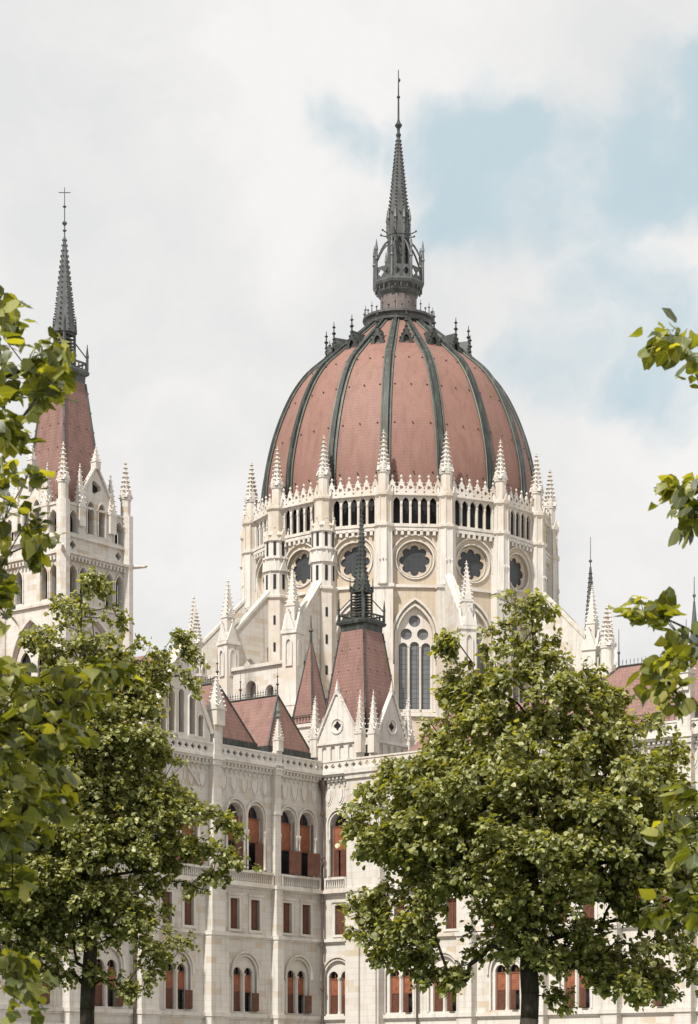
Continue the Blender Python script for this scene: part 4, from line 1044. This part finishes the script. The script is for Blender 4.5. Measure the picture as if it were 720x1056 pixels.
def pads(blobs, d, n, k, seed, base_px, rh=.30, rv=.06):
    """flat leafy boughs: each pad is a drooping disc of twig tips inside the crown's ellipsoids"""
    rng = np.random.default_rng(seed); out = []
    ax = W(base_px, 1116, d)
    vol = [b[2]*b[3]*min(b[2], b[3]) for b in blobs]; cs = []
    for q, b in enumerate(blobs):
        m_ = min(1.0, max(.3, min(b[2], b[3])/F*d/rh)); cs += [(c, m_) for c in fill([b], d, max(2, n*vol[q]/sum(vol)), seed+q)]
    for c, m_ in cs:
        o = Vector((c.x-ax.x, c.y-ax.y, 0)); o = o.normalized() if o.length > .05 else Vector((1, 0, 0)); sc1 = rng.uniform(.6, 1.3)*m_
        droop = rng.uniform(.1, .55); side = Vector((-o.y, o.x, 0))
        for i in range(k):
            r = rh*sc1*math.sqrt(rng.uniform(0, 1)); t = rng.uniform(0, 2*math.pi); u, v = r*math.cos(t), r*math.sin(t)
            p = c+o*u+side*v; p.z += -u*droop-v*v*.35+rng.normal(0, rv)
            if p.z > 1.9: out.append(p)
    return out
D1 = 28.0
b1 = [(540, 850, 145, 110), (538, 712, 74, 46), (548, 622, 18, 22), (545, 662, 40, 26), (560, 985, 60, 24), (500, 998, 44, 18), (590, 1018, 44, 14), (450, 1000, 30, 14), (680, 1020, 24, 14), (425, 850, 52, 72), (655, 880, 62, 95), (470, 765, 55, 42), (612, 728, 44, 34), (640, 752, 34, 28), (600, 698, 24, 18), (585, 755, 60, 30), (480, 800, 60, 30), (415, 945, 55, 40), (630, 985, 70, 40),
      (400, 805, 26, 24), (372, 935, 18, 26), (695, 985, 34, 36), (470, 712, 16, 14), (466, 668, 4, 14), (668, 785, 32, 34), (715, 900, 40, 64), (700, 840, 30, 40), (520, 965, 70, 28), (410, 992, 34, 14), (645, 1025, 26, 18), (690, 830, 28, 30), (372, 870, 10, 26)]
build_tree('linden_tree', 'large full-crowned linden tree on the right, in front of the domed building', (W(550, 1116, D1).x, D1, 0), W(548, 690, D1), .115,
           pads(b1, D1, 400, 9, 3, 550), .064, M['leaf'], 3, per=31, spread=.15, limbs=[W(480, 960, D1), W(620, 960, D1), W(640, 900, D1, .6)])
D2 = 32.0
b2 = [(96, 598, 12, 16), (92, 640, 34, 44), (60, 665, 30, 30), (138, 680, 40, 38), (70, 760, 90, 80), (150, 755, 34, 42), (165, 865, 60, 58), (60, 900, 88, 80), (115, 950, 75, 42), (10, 900, 80, 100), (190, 662, 10, 10), (172, 700, 18, 22), (200, 900, 28, 22), (228, 848, 14, 16), (-20, 760, 60, 80), (40, 985, 50, 20), (160, 975, 26, 26), (145, 1010, 18, 18), (50, 1006, 46, 16), (110, 1012, 26, 12), (-5, 1000, 30, 24), (100, 705, 60, 45), (130, 790, 50, 40), (150, 830, 60, 30), (60, 830, 80, 60), (215, 872, 28, 22), (110, 850, 60, 40)]
build_tree('linden_tree', 'linden tree with dark forked trunk on the left, in front of the side wing', (W(87, 1116, D2).x, D2, 0), W(92, 690, D2), .105,
           pads(b2, D2, 500, 9, 5, 87), .060, M['leaf'], 5, per=27, spread=.16, limbs=[W(10, 880, D2), W(40, 900, D2), W(160, 900, D2), W(210, 880, D2)])
# near trees: trunks stand outside the view, boughs reach in
D3 = 8.6
near_l = [(0, 322, 5, 7), (2, 348, 9, 10), (52, 358, 9, 7), (34, 380, 12, 7), (6, 394, 12, 10), (48, 400, 5, 4), (-4, 432, 8, 8), (6, 455, 8, 8), (20, 505, 24, 16), (12, 545, 26, 18), (42, 560, 8, 8), (0, 590, 14, 22), (0, 625, 12, 12),
          (25, 700, 38, 30), (75, 715, 34, 28), (105, 690, 14, 14), (20, 770, 42, 40), (70, 775, 28, 30), (10, 840, 36, 34), (60, 825, 20, 18), (5, 905, 20, 24), (5, 975, 20, 20), (25, 1010, 12, 10), (-85, 600, 40, 200), (-120, 500, 90, 220), (-110, 800, 90, 200), (-300, 600, 170, 330), (-480, 650, 150, 300)]
def nearfill(bl, d, dens, seed, rngd=.55):
    rng = np.random.default_rng(seed); out = []
    for (cx, cy, rx, ry) in bl:
        k = max(2, min(int(rx*ry*dens), 60))
        for i in range(k):
            u = rng.uniform(-1, 1, 3); p = W(cx+u[0]*rx*.8, cy+u[2]*ry*.8, d, u[1]*rngd*(1 if cx > -60 else 2)); out.append(p)
    return out
build_tree('young_linden_tree', 'near linden tree whose yellowish big-leaved boughs hang in from the left edge', (W(-330, 1116, D3).x, D3+.3, 0), W(-320, 430, D3), .085,
           nearfill(near_l, D3, .0042, 11), .063, M['leaf_near'], 11, per=22, spread=.085, step=.14, minr=.0025, limbs=[W(-160, 520, D3), W(-160, 720, D3), W(-60, 420, D3)])
D4 = 9.2
near_r = [(710, 342, 12, 9), (692, 348, 5, 5), (730, 378, 8, 8), (714, 500, 9, 8), (702, 508, 6, 6), (722, 532, 9, 10), (676, 642, 20, 8), (702, 655, 16, 12), (660, 632, 5, 4), (682, 700, 14, 5), (705, 710, 14, 16), (700, 685, 18, 8), (715, 830, 14, 26), (705, 870, 14, 14), (712, 930, 16, 14), (690, 940, 8, 8),
          (810, 480, 60, 180), (810, 780, 60, 200), (920, 600, 110, 330), (1060, 650, 110, 300)]
build_tree('young_linden_tree', 'near linden tree whose small leafy sprays poke in from the right edge', (W(960, 1116, D4).x, D4+.3, 0), W(950, 430, D4), .085,
           nearfill(near_r, D4, .0060, 13), .066, M['leaf_near'], 13, per=16, spread=.075, step=.14, minr=.0025, limbs=[W(830, 560, D4), W(840, 760, D4)])
